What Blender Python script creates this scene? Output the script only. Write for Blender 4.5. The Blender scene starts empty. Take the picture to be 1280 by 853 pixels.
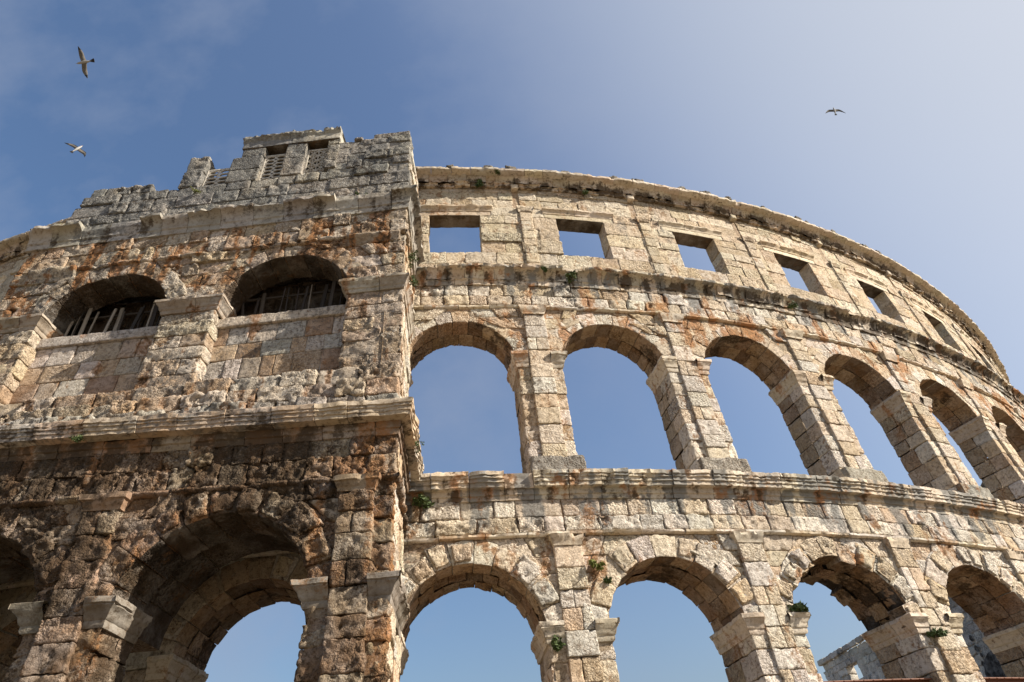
import bpy, math, random
import numpy as np
from mathutils import Matrix, Vector

random.seed(7)
RNG = np.random.default_rng(7)
SC = bpy.context.scene
COL = SC.collection
R_ = math.radians

# ------------------------------------------------------------------ camera
F_PX, PITCH, ROLL = 783.55, R_(41.025), R_(-6.529)
FW = np.array([0, math.cos(PITCH), math.sin(PITCH)])
_up0 = np.array([0, -math.sin(PITCH), math.cos(PITCH)])
_r0 = np.array([1.0, 0, 0])
RT = math.cos(ROLL) * _r0 + math.sin(ROLL) * _up0
UP = -math.sin(ROLL) * _r0 + math.cos(ROLL) * _up0
cam = bpy.data.cameras.new('camera')
cam.sensor_fit = 'HORIZONTAL'
cam.sensor_width = 36
cam.lens = F_PX * 36 / 1280
cam.clip_start = 0.1
cam.clip_end = 8000
co = bpy.data.objects.new('camera', cam)
COL.objects.link(co)
m = Matrix.Identity(4)
for i in range(3):
    m[i][0], m[i][1], m[i][2] = RT[i], UP[i], -FW[i]
co.matrix_world = m
SC.camera = co

# ------------------------------------------------------------------ sun, sky, exposure
SUN_EL, SUN_AZ = R_(36), R_(77)          # azimuth from -y (towards the camera side) round to +x
SV = Vector((math.cos(SUN_EL) * math.sin(SUN_AZ), -math.cos(SUN_EL) * math.cos(SUN_AZ), math.sin(SUN_EL)))
sl = bpy.data.lights.new('sun', 'SUN')
sl.energy = 5.0
sl.angle = R_(0.5)
sl.color = (1.0, 0.92, 0.80)
so = bpy.data.objects.new('sun', sl)
COL.objects.link(so)
so.rotation_euler = SV.to_track_quat('Z', 'Y').to_euler()

W = bpy.data.worlds.new('World')
SC.world = W
W.use_nodes = True
nt = W.node_tree
nt.nodes.clear()
out = nt.nodes.new('ShaderNodeOutputWorld')
bg = nt.nodes.new('ShaderNodeBackground')
sky = nt.nodes.new('ShaderNodeTexSky')
sky.sky_type = 'NISHITA'
sky.sun_disc = False
sky.sun_elevation = SUN_EL
# Nishita: rotation 0 puts the sun on +y, positive turns it towards +x
sky.sun_rotation = math.atan2(SV.x, SV.y)
sky.altitude = 0
sky.air_density = 1.2
sky.dust_density = 4.6
sky.ozone_density = 2.2
bg.inputs['Strength'].default_value = 0.096
# thin high cloud, only a trace, in the upper left
tc = nt.nodes.new('ShaderNodeTexCoord')
mp = nt.nodes.new('ShaderNodeMapping')
mp.inputs['Scale'].default_value = (2.2, 3.4, 2.2)
mp.inputs['Location'].default_value = (0.35, 0.1, 0.2)
cn = nt.nodes.new('ShaderNodeTexNoise')
cn.inputs['Scale'].default_value = 1.6
cn.inputs['Detail'].default_value = 7
cn.inputs['Roughness'].default_value = 0.55
cr = nt.nodes.new('ShaderNodeMapRange')
cr.inputs['From Min'].default_value = 0.42
cr.inputs['From Max'].default_value = 0.80
cr.inputs['To Max'].default_value = 0.85
cm = nt.nodes.new('ShaderNodeMix')
cm.data_type = 'RGBA'
cm.inputs[7].default_value = (2.1, 2.4, 3.0, 1)
nt.links.new(tc.outputs['Generated'], mp.inputs['Vector'])
nt.links.new(mp.outputs[0], cn.inputs['Vector'])
nt.links.new(cn.outputs[0], cr.inputs[0])
sx = nt.nodes.new('ShaderNodeSeparateXYZ')
nt.links.new(tc.outputs['Generated'], sx.inputs[0])
cx = nt.nodes.new('ShaderNodeMapRange')
cx.inputs['From Min'].default_value = 0.25
cx.inputs['From Max'].default_value = -0.35
cx.inputs['To Min'].default_value = 0.15
nt.links.new(sx.outputs[0], cx.inputs[0])
ml = nt.nodes.new('ShaderNodeMath'); ml.operation = 'MULTIPLY'
nt.links.new(cr.outputs[0], ml.inputs[0]); nt.links.new(cx.outputs[0], ml.inputs[1])
nt.links.new(ml.outputs[0], cm.inputs[0])
nt.links.new(sky.outputs[0], cm.inputs[6])
# milky haze that thickens towards the sun
vm = nt.nodes.new('ShaderNodeVectorMath'); vm.operation = 'DOT_PRODUCT'
nt.links.new(tc.outputs['Generated'], vm.inputs[0])
vm.inputs[1].default_value = SV
vr = nt.nodes.new('ShaderNodeMapRange'); vr.interpolation_type = 'SMOOTHSTEP'
vr.inputs['From Min'].default_value = 0.33
vr.inputs['From Max'].default_value = 0.95
vr.inputs['To Min'].default_value = 0.02
vr.inputs['To Max'].default_value = 0.85
nt.links.new(vm.outputs['Value'], vr.inputs[0])
vx = nt.nodes.new('ShaderNodeMix'); vx.data_type = 'RGBA'
vx.inputs[7].default_value = (3.45, 3.75, 4.05, 1)
nt.links.new(vr.outputs[0], vx.inputs[0])
nt.links.new(cm.outputs[2], vx.inputs[6])
hs = nt.nodes.new('ShaderNodeHueSaturation')
hs.inputs['Saturation'].default_value = 1.18
nt.links.new(vx.outputs[2], hs.inputs['Color'])
tm = nt.nodes.new('ShaderNodeMix'); tm.data_type = 'RGBA'; tm.blend_type = 'MULTIPLY'
tm.inputs[0].default_value = 1
tm.inputs[7].default_value = (1.01, .995, 1.015, 1)
nt.links.new(hs.outputs[0], tm.inputs[6])
nt.links.new(tm.outputs[2], bg.inputs['Color'])
nt.links.new(bg.outputs[0], out.inputs['Surface'])

SC.view_settings.view_transform = 'Standard'
SC.view_settings.look = 'None'
SC.view_settings.gamma = 1
SC.view_settings.use_curve_mapping = False
SC.view_settings.exposure = 0.84

# ------------------------------------------------------------------ noise
def _h(ix, iy, iz):
    n = (ix * 374761393 + iy * 668265263 + iz * 2147483647) & 0xFFFFFFFF
    n = ((n ^ (n >> 13)) * 1274126177) & 0xFFFFFFFF
    n = ((n ^ (n >> 15)) * 2246822519) & 0xFFFFFFFF
    return ((n ^ (n >> 16)) & 0xFFFFFF) / float(0xFFFFFF)

def vnoise(P):
    I = np.floor(P).astype(np.int64)
    f = P - I
    f = f * f * f * (f * (f * 6 - 15) + 10)
    x, y, z = I[:, 0], I[:, 1], I[:, 2]
    fx, fy, fz = f[:, 0], f[:, 1], f[:, 2]
    def lx(yy, zz):
        a = _h(x, yy, zz); b = _h(x + 1, yy, zz)
        return a + (b - a) * fx
    a = lx(y, z); b = lx(y + 1, z); c = lx(y, z + 1); d = lx(y + 1, z + 1)
    a = a + (b - a) * fy
    c = c + (d - c) * fy
    return (a + (c - a) * fz) * 2 - 1

def fbm(P, oct=3):
    s = 0; a = 0.5; t = 0
    for k in range(oct):
        s = s + a * vnoise(P * (2.03 ** k) + 17.3 * k)
        t += a
        a *= 0.55
    return s / t

def sst(x, a, b):
    t = np.clip((x - a) / (b - a), 0, 1)
    return t * t * (3 - 2 * t)

# ------------------------------------------------------------------ geometry of the arena
CX, CY, RW = -8.8263813, 65.96606877, 50.82
TH0, BAY = R_(8.011), 5.2
GZ = -1.7
def F_main(s, z, d):
    th = TH0 + s / RW
    r = RW + d
    return np.stack([CX + r * np.sin(th), CY - r * np.cos(th), z + 0 * s], -1)
def yl(x):
    return 11.97 + 0.0737 * (x + 3)
def F_low(s, z, d):
    return np.stack([s + 0 * d, yl(s) - d, z + 0 * s], -1)
YU = 12.05
def F_up(s, z, d):
    return np.stack([s + 0 * d, YU - d, z + 0 * s], -1)
YA = 12.25
def F_att(s, z, d):
    return np.stack([s + 0 * d, YA - d, z + 0 * s], -1)
SK = .125                                                # the side walls run square to the curved wall
def F_side(x0, y0, SK=.125):
    # s runs from the front corner backwards, outward is +x
    return lambda s, z, d: np.stack([x0 + d - SK * s, y0 + s + SK * d, z + 0 * s], -1)

# ------------------------------------------------------------------ stains (weathering, with recess shade put in low on the top cornice)
def stains(X, kind, T):
    """orange, black, grey per vertex; all made of noise patches and vertical runs."""
    x, y, z = X[:, 0], X[:, 1], X[:, 2]
    big = fbm(X * 0.55 + 3.1, 3)
    mid = fbm(X * 1.5 + 11.7, 3)
    run = fbm(X * np.array([2.6, 2.6, 0.28]) + 5.5, 3)
    thin = fbm(X * np.array([5.0, 5.0, 0.9]) + 25.5, 3)
    huge = .75 + .6 * fbm(X * 0.16 + 31.0, 2)
    drip = fbm(X * np.array([4.2, 4.2, 0.55]) + 61.5, 3)
    O = np.zeros(len(X)); B = np.zeros(len(X)); G = np.zeros(len(X))
    if kind.startswith('main'):
        band = np.exp(-((z - 14.6) / 1.6) ** 2)
        band2 = np.exp(-((z - 6.2) / 0.9) ** 2)
        O += band * sst(mid + 0.8 * drip, -0.35, 0.5) * 1.0 * huge
        O += 0.6 * band2 * sst(mid + 0.6 * run, 0.32, 0.75)
        O += 0.55 * sst(mid + .8 * drip + .3 * big, 0.12, 0.8)
        f1 = np.exp(-((z - 7.9) / 0.7) ** 2)
        G += f1 * sst(run + 0.3 * mid, -0.12, 0.3) * 1.3
        f2 = np.exp(-((z - 16.3) / 0.6) ** 2)
        G += f2 * sst(run + .3 * mid, -.1, 0.4) * 0.9
        G += 0.5 * sst(big + 0.6 * run, 0.1, 0.6) * huge
        B += 0.5 * sst(thin + 0.5 * mid, 0.35, 0.8)
    if kind == 'main_cornice':
        G += 1.15 * sst(run + 0.4 * mid, -0.2, 0.35)
        rr = fbm(X * np.array([2.4, 2.4, 1.6]) + 47.0, 3)
        B += 0.95 * (z > 16) * sst(-z, -17.15, -17.0) * sst(rr + .4 * thin + .025 * np.clip(x - 2, 0, 14), 0.0, 0.4)
        B += 0.80 * sst(drip + 0.5 * thin, 0.05, 0.6)
        O += 0.45 * sst(mid + .5 * drip, 0.0, 0.6)
    if kind == 'top_cornice':
        low = sst(-z, -22.98, -22.75)  # shade of the recess under the lip, put into the stain colour
        rr = fbm(X * np.array([2.2, 2.2, 2.2]) + 41.0, 3)
        B += 1.0 * low * sst(rr + 0.5 * run + .02 * np.clip(x, 0, 14), -0.25, 0.3)
        B += 0.6 * sst(drip + 0.5 * thin, 0.1, 0.7)
        O += 0.4 * low
        G += 0.35 * sst(run, 0.0, 0.6)
    if kind == 'tower_mould':
        B += 0.55 * sst(mid + run, -0.1, 0.6)
        O += 0.4 * sst(mid - run, 0.0, 0.6)
    if kind == 'tower_low':
        O += 0.8 * sst(run + 0.6 * mid, -0.25, 0.55)
        B += 1.0 * sst(big + 0.7 * drip + 0.4 * mid, -0.5, 0.4)
        G += 0.0
    if kind == 'tower_up':
        band = np.exp(-((z - 15.2) / 1.5) ** 2)
        O += band * sst(.6 * mid + 1.0 * drip, -0.2, 0.6) * 1.0
        O += 0.8 * sst(.6 * mid + drip + .2 * big, -0.05, 0.65)
        B += 0.65 * sst(drip + 0.5 * mid, 0.12, 0.6)
        B += 0.5 * band * sst(mid - 0.4 * big, 0.15, 0.5)
        G += 0.55 * sst(big + 0.6 * run, -0.15, 0.5)
    if kind == 'tower_cornice':
        B += 0.8 * sst(drip + 0.6 * mid, -0.1, 0.65)
        G += 0.75 * sst(big + 0.6 * mid, -0.35, 0.5)
        O += 0.25 * sst(mid, 0.1, 0.7)
    if kind == 'tower_attic':
        G += 0.85 * sst(big + 0.5 * run, -0.4, 0.3)
        B += 0.45 * sst(run + 0.6 * mid, 0.2, 0.6)
        O += 0.18 * sst(mid, 0.1, 0.6)
    if kind == 'soffit':
        O += 0.35 * sst(mid + run, 0.1, 0.6)
        B += 0.75 * sst(big + 0.8 * mid, 0.0, 0.5)
    if kind == 'infill':
        O += 0.75 * sst(mid + 0.7 * run, 0.3, 0.6)
        B += 0.25 * sst(run, 0.1, 0.6)
        G += 0.4 * sst(big, 0.0, 0.5)
    if kind == 'far':
        G += 0.7 * sst(big + mid, -0.3, 0.4)
    return np.stack([O, B, G], -1)

# ------------------------------------------------------------------ mesh accumulator
class Acc:
    def __init__(s, kind='main'):
        s.B = []; s.N = []; s.A = []; s.S = []; s.T = []; s.Q = []; s.n = 0; s.K = []; s.kind = kind
        s.FQ = []; s.pit = {'main': .34, 'tower_low': .62, 'tower_up': .45, 'tower_attic': .5, 'infill': .15}.get(kind, .25)
    def add(s, B, N, amp, seed, tint, quads, freq=4.0, kind=None):
        k = len(B)
        s.B.append(B); s.N.append(N)
        s.A.append(np.broadcast_to(amp, (k,)) if np.ndim(amp) == 0 else amp)
        s.S.append(np.full(k, seed, float)); s.T.append(np.tile(np.append(np.asarray(tint, float), min(1, max(.12, random.gauss(s.pit, .28)))), (k, 1)))
        s.Q.append(quads + s.n); s.n += k
        s.FQ.append(np.full(k, freq))
        s.K.append((k, kind or s.kind))
    def build(s, name, mat, parent=None, smooth=True):
        B = np.concatenate(s.B); N = np.concatenate(s.N); A = np.concatenate(s.A)
        S = np.concatenate(s.S); T = np.concatenate(s.T); Q = np.concatenate(s.Q); FQ = np.concatenate(s.FQ)
        P = B * FQ[:, None] + np.stack([S * 1.37, S * 0.71, S * 2.11], -1)
        n = fbm(P, 4)
        n = n - 0.9 * sst(-n, 0.28, 0.8)           # deeper hollows than bumps
        n2 = fbm(P * 3.3 + 9.1, 2)
        X = B + N * (A * (n - .55 * sst(n2, .12, .5)))[:, None]
        st = np.zeros((len(X), 3))
        i = 0
        runs = []
        for k, kd in s.K:
            if runs and runs[-1][2] == kd: runs[-1][1] += k
            else: runs.append([i, k, kd])
            i += k
        for a, k, kd in runs:
            st[a:a + k] = stains(X[a:a + k], kd, None)
        me = bpy.data.meshes.new(name)
        me.vertices.add(len(X)); me.vertices.foreach_set('co', X.astype(np.float32).ravel())
        me.loops.add(Q.size); me.loops.foreach_set('vertex_index', Q.astype(np.int32).ravel())
        me.polygons.add(len(Q))
        me.polygons.foreach_set('loop_start', np.arange(0, Q.size, 4, dtype=np.int32))
        me.polygons.foreach_set('loop_total', np.full(len(Q), 4, dtype=np.int32))
        if smooth: me.polygons.foreach_set('use_smooth', np.ones(len(Q), dtype=bool))
        for nm, D in (('tint', T), ('stain', st)):
            at = me.attributes.new(nm, 'FLOAT_COLOR', 'POINT')
            c = np.ones((len(X), 4), np.float32); c[:, :D.shape[1]] = D
            at.data.foreach_set('color', c.ravel())
        me.update(calc_edges=True); me.validate()
        if mat.name == 'dressed_limestone': me.set_sharp_from_angle(angle=R_(38))
        me.materials.append(mat)
        o = bpy.data.objects.new(name, me)
        COL.objects.link(o)
        if parent: o.parent = parent
        return o

def axis(L, r, step):
    n = max(1, int(round((L - 2 * r) / step)))
    return np.concatenate([[0, 0.35 * r], np.linspace(r, L - r, n + 1), [L - 0.35 * r, L]])

def gridq(na, nb, flip):
    i = np.arange(na - 1)[:, None]; j = np.arange(nb - 1)[None, :]
    a = (i * nb + j).ravel()
    q = np.stack([a, a + nb, a + nb + 1, a + 1], -1)
    return q[:, ::-1] if flip else q

FACES = {'f': (2, 1), 'k': (2, 0), 'l': (0, 0), 'r': (0, 1), 'b': (1, 0), 't': (1, 1)}
def block(acc, F, mapf, L, faces='flrbt', r=0.03, amp=0.03, step=0.06, tint=(.5, .42, .32), seed=None,
          freq=4.0, kind=None, roundback=False):
    """a worn stone: mapf takes metres (a, b, c) inside the box L (width, height, depth) to (s, z, d)."""
    L = np.asarray(L, float)
    r = min(r, L.min() * 0.4)
    if seed is None: seed = random.random() * 400
    ax = [axis(L[0], r, step), axis(L[1], r, step), axis(L[2], r, max(step, 0.09))]
    Ps = []; Qs = []; n0 = 0
    for fc in faces:
        k, side = FACES[fc]
        u, v = [i for i in range(3) if i != k]
        A, Bv = np.meshgrid(ax[u], ax[v], indexing='ij')
        P = np.zeros((A.size, 3))
        P[:, u] = A.ravel(); P[:, v] = Bv.ravel(); P[:, k] = L[k] if side else 0
        flip = (side == 0) if k != 1 else (side == 1)
        Qs.append(gridq(len(ax[u]), len(ax[v]), flip) + n0)
        Ps.append(P); n0 += len(P)
    P = np.concatenate(Ps); Q = np.concatenate(Qs)
    lo = np.array([r, r, r if (roundback or 'k' in faces) else -1.0])
    C = np.clip(P, lo, L - r)
    D = P - C
    ln = np.linalg.norm(D, axis=1, keepdims=True); ln[ln < 1e-9] = 1
    Nn = D / ln
    P2 = C + r * Nn
    s, z, d = mapf(P2[:, 0], P2[:, 1], P2[:, 2])
    X = F(s, z, d)
    e = 0.01
    P3 = P2 + Nn * e
    s, z, d = mapf(P3[:, 0], P3[:, 1], P3[:, 2])
    X3 = F(s, z, d)
    N = X3 - X
    N /= np.maximum(np.linalg.norm(N, axis=1, keepdims=True), 1e-9)
    acc.add(X, N, amp, seed, tint, Q, freq, kind)

def box(acc, F, s0, s1, z0, z1, d0, d1, **k):
    block(acc, F, lambda a, b, c: (s0 + a, z0 + b, d0 + c), (s1 - s0, z1 - z0, d1 - d0), **k)

def trap(acc, F, sl0, sl1, sr0, sr1, z0, z1, d0, d1, **k):
    L = ((sr0 + sr1 - sl0 - sl1) / 2, z1 - z0, d1 - d0)
    def mp_(a, b, c):
        t = b / L[1]; u = a / L[0]
        lo = sl0 + (sl1 - sl0) * t; hi = sr0 + (sr1 - sr0) * t
        return lo + (hi - lo) * u, z0 + b, d0 + c
    block(acc, F, mp_, L, **k)

# stone colours: a palette for each face; soffit and reveal ones carry shade
PAL = {
    'main': [(0.656, 0.560, 0.429), (0.697, 0.610, 0.497), (0.605, 0.500, 0.370), (0.717, 0.650, 0.546), (0.584, 0.470, 0.332), (0.646, 0.535, 0.390), (0.615, 0.560, 0.478), (0.564, 0.430, 0.283)],
    'attic': [(0.622, 0.510, 0.358), (0.643, 0.540, 0.392), (0.581, 0.470, 0.323), (0.663, 0.570, 0.431), (0.561, 0.440, 0.294)],
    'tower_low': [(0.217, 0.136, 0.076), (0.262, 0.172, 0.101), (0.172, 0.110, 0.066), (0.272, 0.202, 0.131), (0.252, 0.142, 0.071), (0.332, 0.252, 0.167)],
    'tower_up': [(0.465, 0.373, 0.273), (0.528, 0.442, 0.341), (0.413, 0.322, 0.230), (0.490, 0.380, 0.254), (0.580, 0.493, 0.390), (0.387, 0.278, 0.180), (0.465, 0.322, 0.205)],
    'tower_attic': [(.34, .31, .26), (.40, .365, .31), (.30, .275, .235), (.37, .33, .265)],
    'tower_mould2': [(0.333, 0.279, 0.211), (0.369, 0.315, 0.243), (0.297, 0.243, 0.180)],
    'tower_mould': [(0.186, 0.158, 0.121), (0.211, 0.180, 0.140), (0.161, 0.136, 0.102)],
    'soffit': [(.37, .23, .125), (.44, .29, .165), (.30, .185, .10), (.47, .33, .20), (.22, .14, .08)],  # undersides: shade and warm bounced light put into the colour
    'soffit_dark': [(0.064, 0.045, 0.030), (0.083, 0.060, 0.038), (0.053, 0.038, 0.026), (0.112, 0.079, 0.053)],  # deep undersides and interiors: heavy shade put into the colour
    'reveal': [(.42, .32, .215), (.47, .37, .255), (.37, .275, .18)],  # jambs turned from the sun: their shade put into the colour
    'infill': [(0.537, 0.451, 0.354), (0.586, 0.512, 0.427), (0.439, 0.342, 0.244), (0.488, 0.354, 0.232), (0.342, 0.220, 0.134), (0.512, 0.464, 0.403)],
    'mortar': [(.43, .30, .185), (.46, .34, .225), (.40, .30, .20)],
    'mortar_dark': [(.20, .125, .07), (.24, .165, .105)],
    'far': [(.64, .58, .49), (.70, .65, .56), (.56, .50, .42)],
    'mould': [(0.555, 0.465, 0.344), (0.593, 0.508, 0.392), (0.506, 0.417, 0.308), (0.469, 0.400, 0.308)],
}
def tint(p, v=0.13):
    c = np.array(random.choice(PAL[p]))
    return np.clip(c * (1 + random.uniform(-v, v)) * (1 + np.array([random.uniform(-.025, .025) for _ in range(3)])), .02, .9)

def courses(z0, z1, h):
    n = max(1, round((z1 - z0) / h))
    w = np.array([random.uniform(.8, 1.2) for _ in range(n)])
    return np.concatenate([[z0], z0 + (z1 - z0) * np.cumsum(w) / w.sum()])

def fill_course(acc, F, z0, z1, el, er, wmean, pal, open_l=False, open_r=False, depth=0.22, deep=0.6, d=0.0,
                proud=0.03, r=0.026, amp=0.036, step=0.06, gap=0.008, kind=None, faces='flrbt', rustic=0.25, freq=4.0):
    """one course of blocks between the edges el(z) and er(z)"""
    a0, a1, b0, b1 = el(z0), el(z1), er(z0), er(z1)
    wid = (b0 + b1 - a0 - a1) / 2
    if wid < 0.08: return
    n = max(1, int(round(wid / (wmean * random.uniform(.85, 1.2)))))
    w = np.array([random.uniform(.6, 1.4) for _ in range(n)])
    t = np.concatenate([[0], np.cumsum(w) / w.sum()])
    for i in range(n):
        l0 = a0 + (b0 - a0) * t[i]; r0 = a0 + (b0 - a0) * t[i + 1]
        # inner joints stand upright, only the outer edges follow the opening
        def at(tt, lo, hi): return lo + (hi - lo) * tt
        l1 = at(t[i], a1, b1); r1 = at(t[i + 1], a1, b1)
        g = gap * random.uniform(.5, 1.6)
        ol = open_l and i == 0; orr = open_r and i == n - 1
        dep = deep if (ol or orr) else depth
        ru = random.random() < rustic
        p = random.uniform(-proud, proud) + (random.uniform(0.01, .06) if ru else 0)
        trap(acc, F, l0 + (0 if ol else g), l1 + (0 if ol else g), r0 - (0 if orr else g), r1 - (0 if orr else g),
             z0 + g * .8, z1 - g * .8, d - dep, d + p, faces=faces,
             r=r * random.uniform(.6, 1.4) * (1.35 if ru else 1), amp=amp * random.uniform(.6, 1.4) * (1.55 if ru else 1),
             step=step, tint=tint(pal), kind=kind, freq=freq)

def arch(acc, F, c, r, zs, T, ztop, n=11, pal='main', kind=None, spal='soffit', proud=0.05, step=0.06, rows=2, rmax=.62,
         amp=.03, a0=0.0, a1=math.pi, ragged=.03, front=True, skipf=(), boss=0):
    """ring of voussoirs, the front row with faces, further rows through the wall's depth as the soffit"""
    for row in range(rows):
        dz0 = -T * row / rows; dz1 = -T * (row + 1) / rows
        nn = n if row == 0 else n + random.choice((-1, 1, 2))
        w = np.array([random.uniform(.85, 1.15) for _ in range(nn)])
        t = a0 + (a1 - a0) * np.concatenate([[0], np.cumsum(w) / w.sum()])
        for i in range(nn):
            if row > 0 and i in skipf: continue
            p0, p1 = t[i], t[i + 1]
            top = min(rmax * random.uniform(.8, 1.15), (ztop - zs - .02) / max(math.sin((p0 + p1) / 2), .2) - r)
            if front and row == 0:
                smax = max(math.sin(p0), math.sin(p1)) if not (p0 < math.pi / 2 < p1) else 1.0
                top = min(top, (ztop - zs - .015) / max(smax, .2) - r)
            top = max(top, .3)
            ri = r + random.uniform(-ragged, ragged)
            dp = random.uniform(0, proud) if row == 0 else -.004
            dd0 = dz1 + .004; dd1 = dz0 + dp
            La = (p1 - p0) * (r + .25); Lb = top; Lc = dd1 - dd0
            g = .006
            def mp_(a, b, cc, p0=p0, p1=p1, ri=ri, La=La, dd0=dd0):
                ph = p1 - (p1 - p0) * a / La            # left to right as seen from the front
                ph = np.clip(ph, p0 + g / 2, p1 - g / 2)
                rr = ri + b
                return c + rr * np.cos(ph), zs + rr * np.sin(ph), dd0 + cc
            # front face takes the wall's colour, the soffit a palette with shade in it
            if row == 0:
                sd = random.random() * 400
                st_ = dict(r=.03, amp=amp * random.uniform(.7, 1.2), step=step, seed=sd)
                if boss and random.random() < boss:
                    # rough boss left standing inside a drafted margin
                    mg = random.uniform(.05, .09)
                    La2, Lb2 = La - 2 * mg, Lb - 2 * mg
                    block(acc, F, lambda a, b, cc, f=mp_, m_=mg, D=Lc: f(a + m_, b + m_, cc + D - .06), (La2, Lb2, .06 + random.uniform(.03, .08)), faces='flrbt', r=.035,
                          amp=amp * 1.7, step=step, tint=tint(pal), kind=kind)
                block(acc, F, mp_, (La, Lb, Lc), faces='flrt', tint=tint(pal), kind=kind, **st_)
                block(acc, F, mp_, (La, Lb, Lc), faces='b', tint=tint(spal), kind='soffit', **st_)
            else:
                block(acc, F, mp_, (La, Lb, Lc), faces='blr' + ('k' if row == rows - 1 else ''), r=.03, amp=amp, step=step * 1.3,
                      tint=tint(spal), kind='soffit')

def core_arch(acc, F, c, r, zs, ztop, sL, sR, T, pal='main', kind=None, inset=.022, back=True):
    """plain masonry core behind the facing, pierced by the arch"""
    n = 28
    ph = np.linspace(0, math.pi, n + 1)
    rr = r + .1
    ins = np.stack([c + rr * np.cos(ph), zs + rr * np.sin(ph)], -1)
    outp = []
    for p in ph:
        cs, sn = math.cos(p), math.sin(p)
        k = 1e9
        if cs > 1e-6: k = min(k, (sR - c) / cs)
        if cs < -1e-6: k = min(k, (sL - c) / cs)
        if sn > 1e-6: k = min(k, (ztop - zs) / sn)
        outp.append((c + k * cs, zs + k * sn))
    # lining just behind the soffit stones
    k_ = len(ph)
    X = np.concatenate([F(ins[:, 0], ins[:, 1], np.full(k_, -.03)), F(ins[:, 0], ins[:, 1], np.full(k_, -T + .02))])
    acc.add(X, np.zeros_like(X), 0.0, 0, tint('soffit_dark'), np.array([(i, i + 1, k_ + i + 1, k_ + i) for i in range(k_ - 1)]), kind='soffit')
    # put the true corners in
    outp = np.array(outp)
    for cr_ in ((sR, ztop), (sL, ztop)):
        i = np.argmin(np.hypot(outp[:, 0] - cr_[0], outp[:, 1] - cr_[1])); outp[i] = cr_
    fr = np.concatenate([ins, outp])
    q = []
    N = n + 1
    for i in range(n): q.append((i, N + i, N + i + 1, i + 1))
    X = F(fr[:, 0], fr[:, 1], np.full(len(fr), -inset))
    acc.add(X, np.zeros_like(X), 0.0, 0, tint('mortar_dark' if pal in ('tower_low', 'soffit_dark') else 'mortar' if pal in ('main', 'attic', 'tower_up') else pal), np.array(q), kind=kind)
    if back:
        X = F(fr[:, 0], fr[:, 1], np.full(len(fr), -T + .02))
        acc.add(X, np.zeros_like(X), 0.0, 0, tint('mortar_dark' if pal in ('tower_low', 'soffit_dark') else 'mortar' if pal in ('main', 'attic', 'tower_up') else pal), np.array(q)[:, ::-1], kind=kind)

def core_box(acc, F, s0, s1, z0, z1, T, pal='main', kind=None, inset=.022, n=6, side=.06):
    """plain core between two verticals"""
    ss = np.linspace(s0 + side, s1 - side, n + 1)
    for d, fl in ((-inset, False), (-T + .02, True)):
        A = np.concatenate([ss, ss]); Z = np.concatenate([np.full(n + 1, z0), np.full(n + 1, z1)])
        q = np.array([(i, i + 1, n + 2 + i, n + 1 + i) for i in range(n)])
        X = F(A, Z, np.full(len(A), d))
        acc.add(X, np.zeros_like(X), 0.0, 0, tint('mortar_dark' if pal in ('tower_low', 'soffit_dark') else 'mortar' if pal in ('main', 'attic', 'tower_up') else pal), q[:, ::-1] if fl else q, kind=kind)

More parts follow.
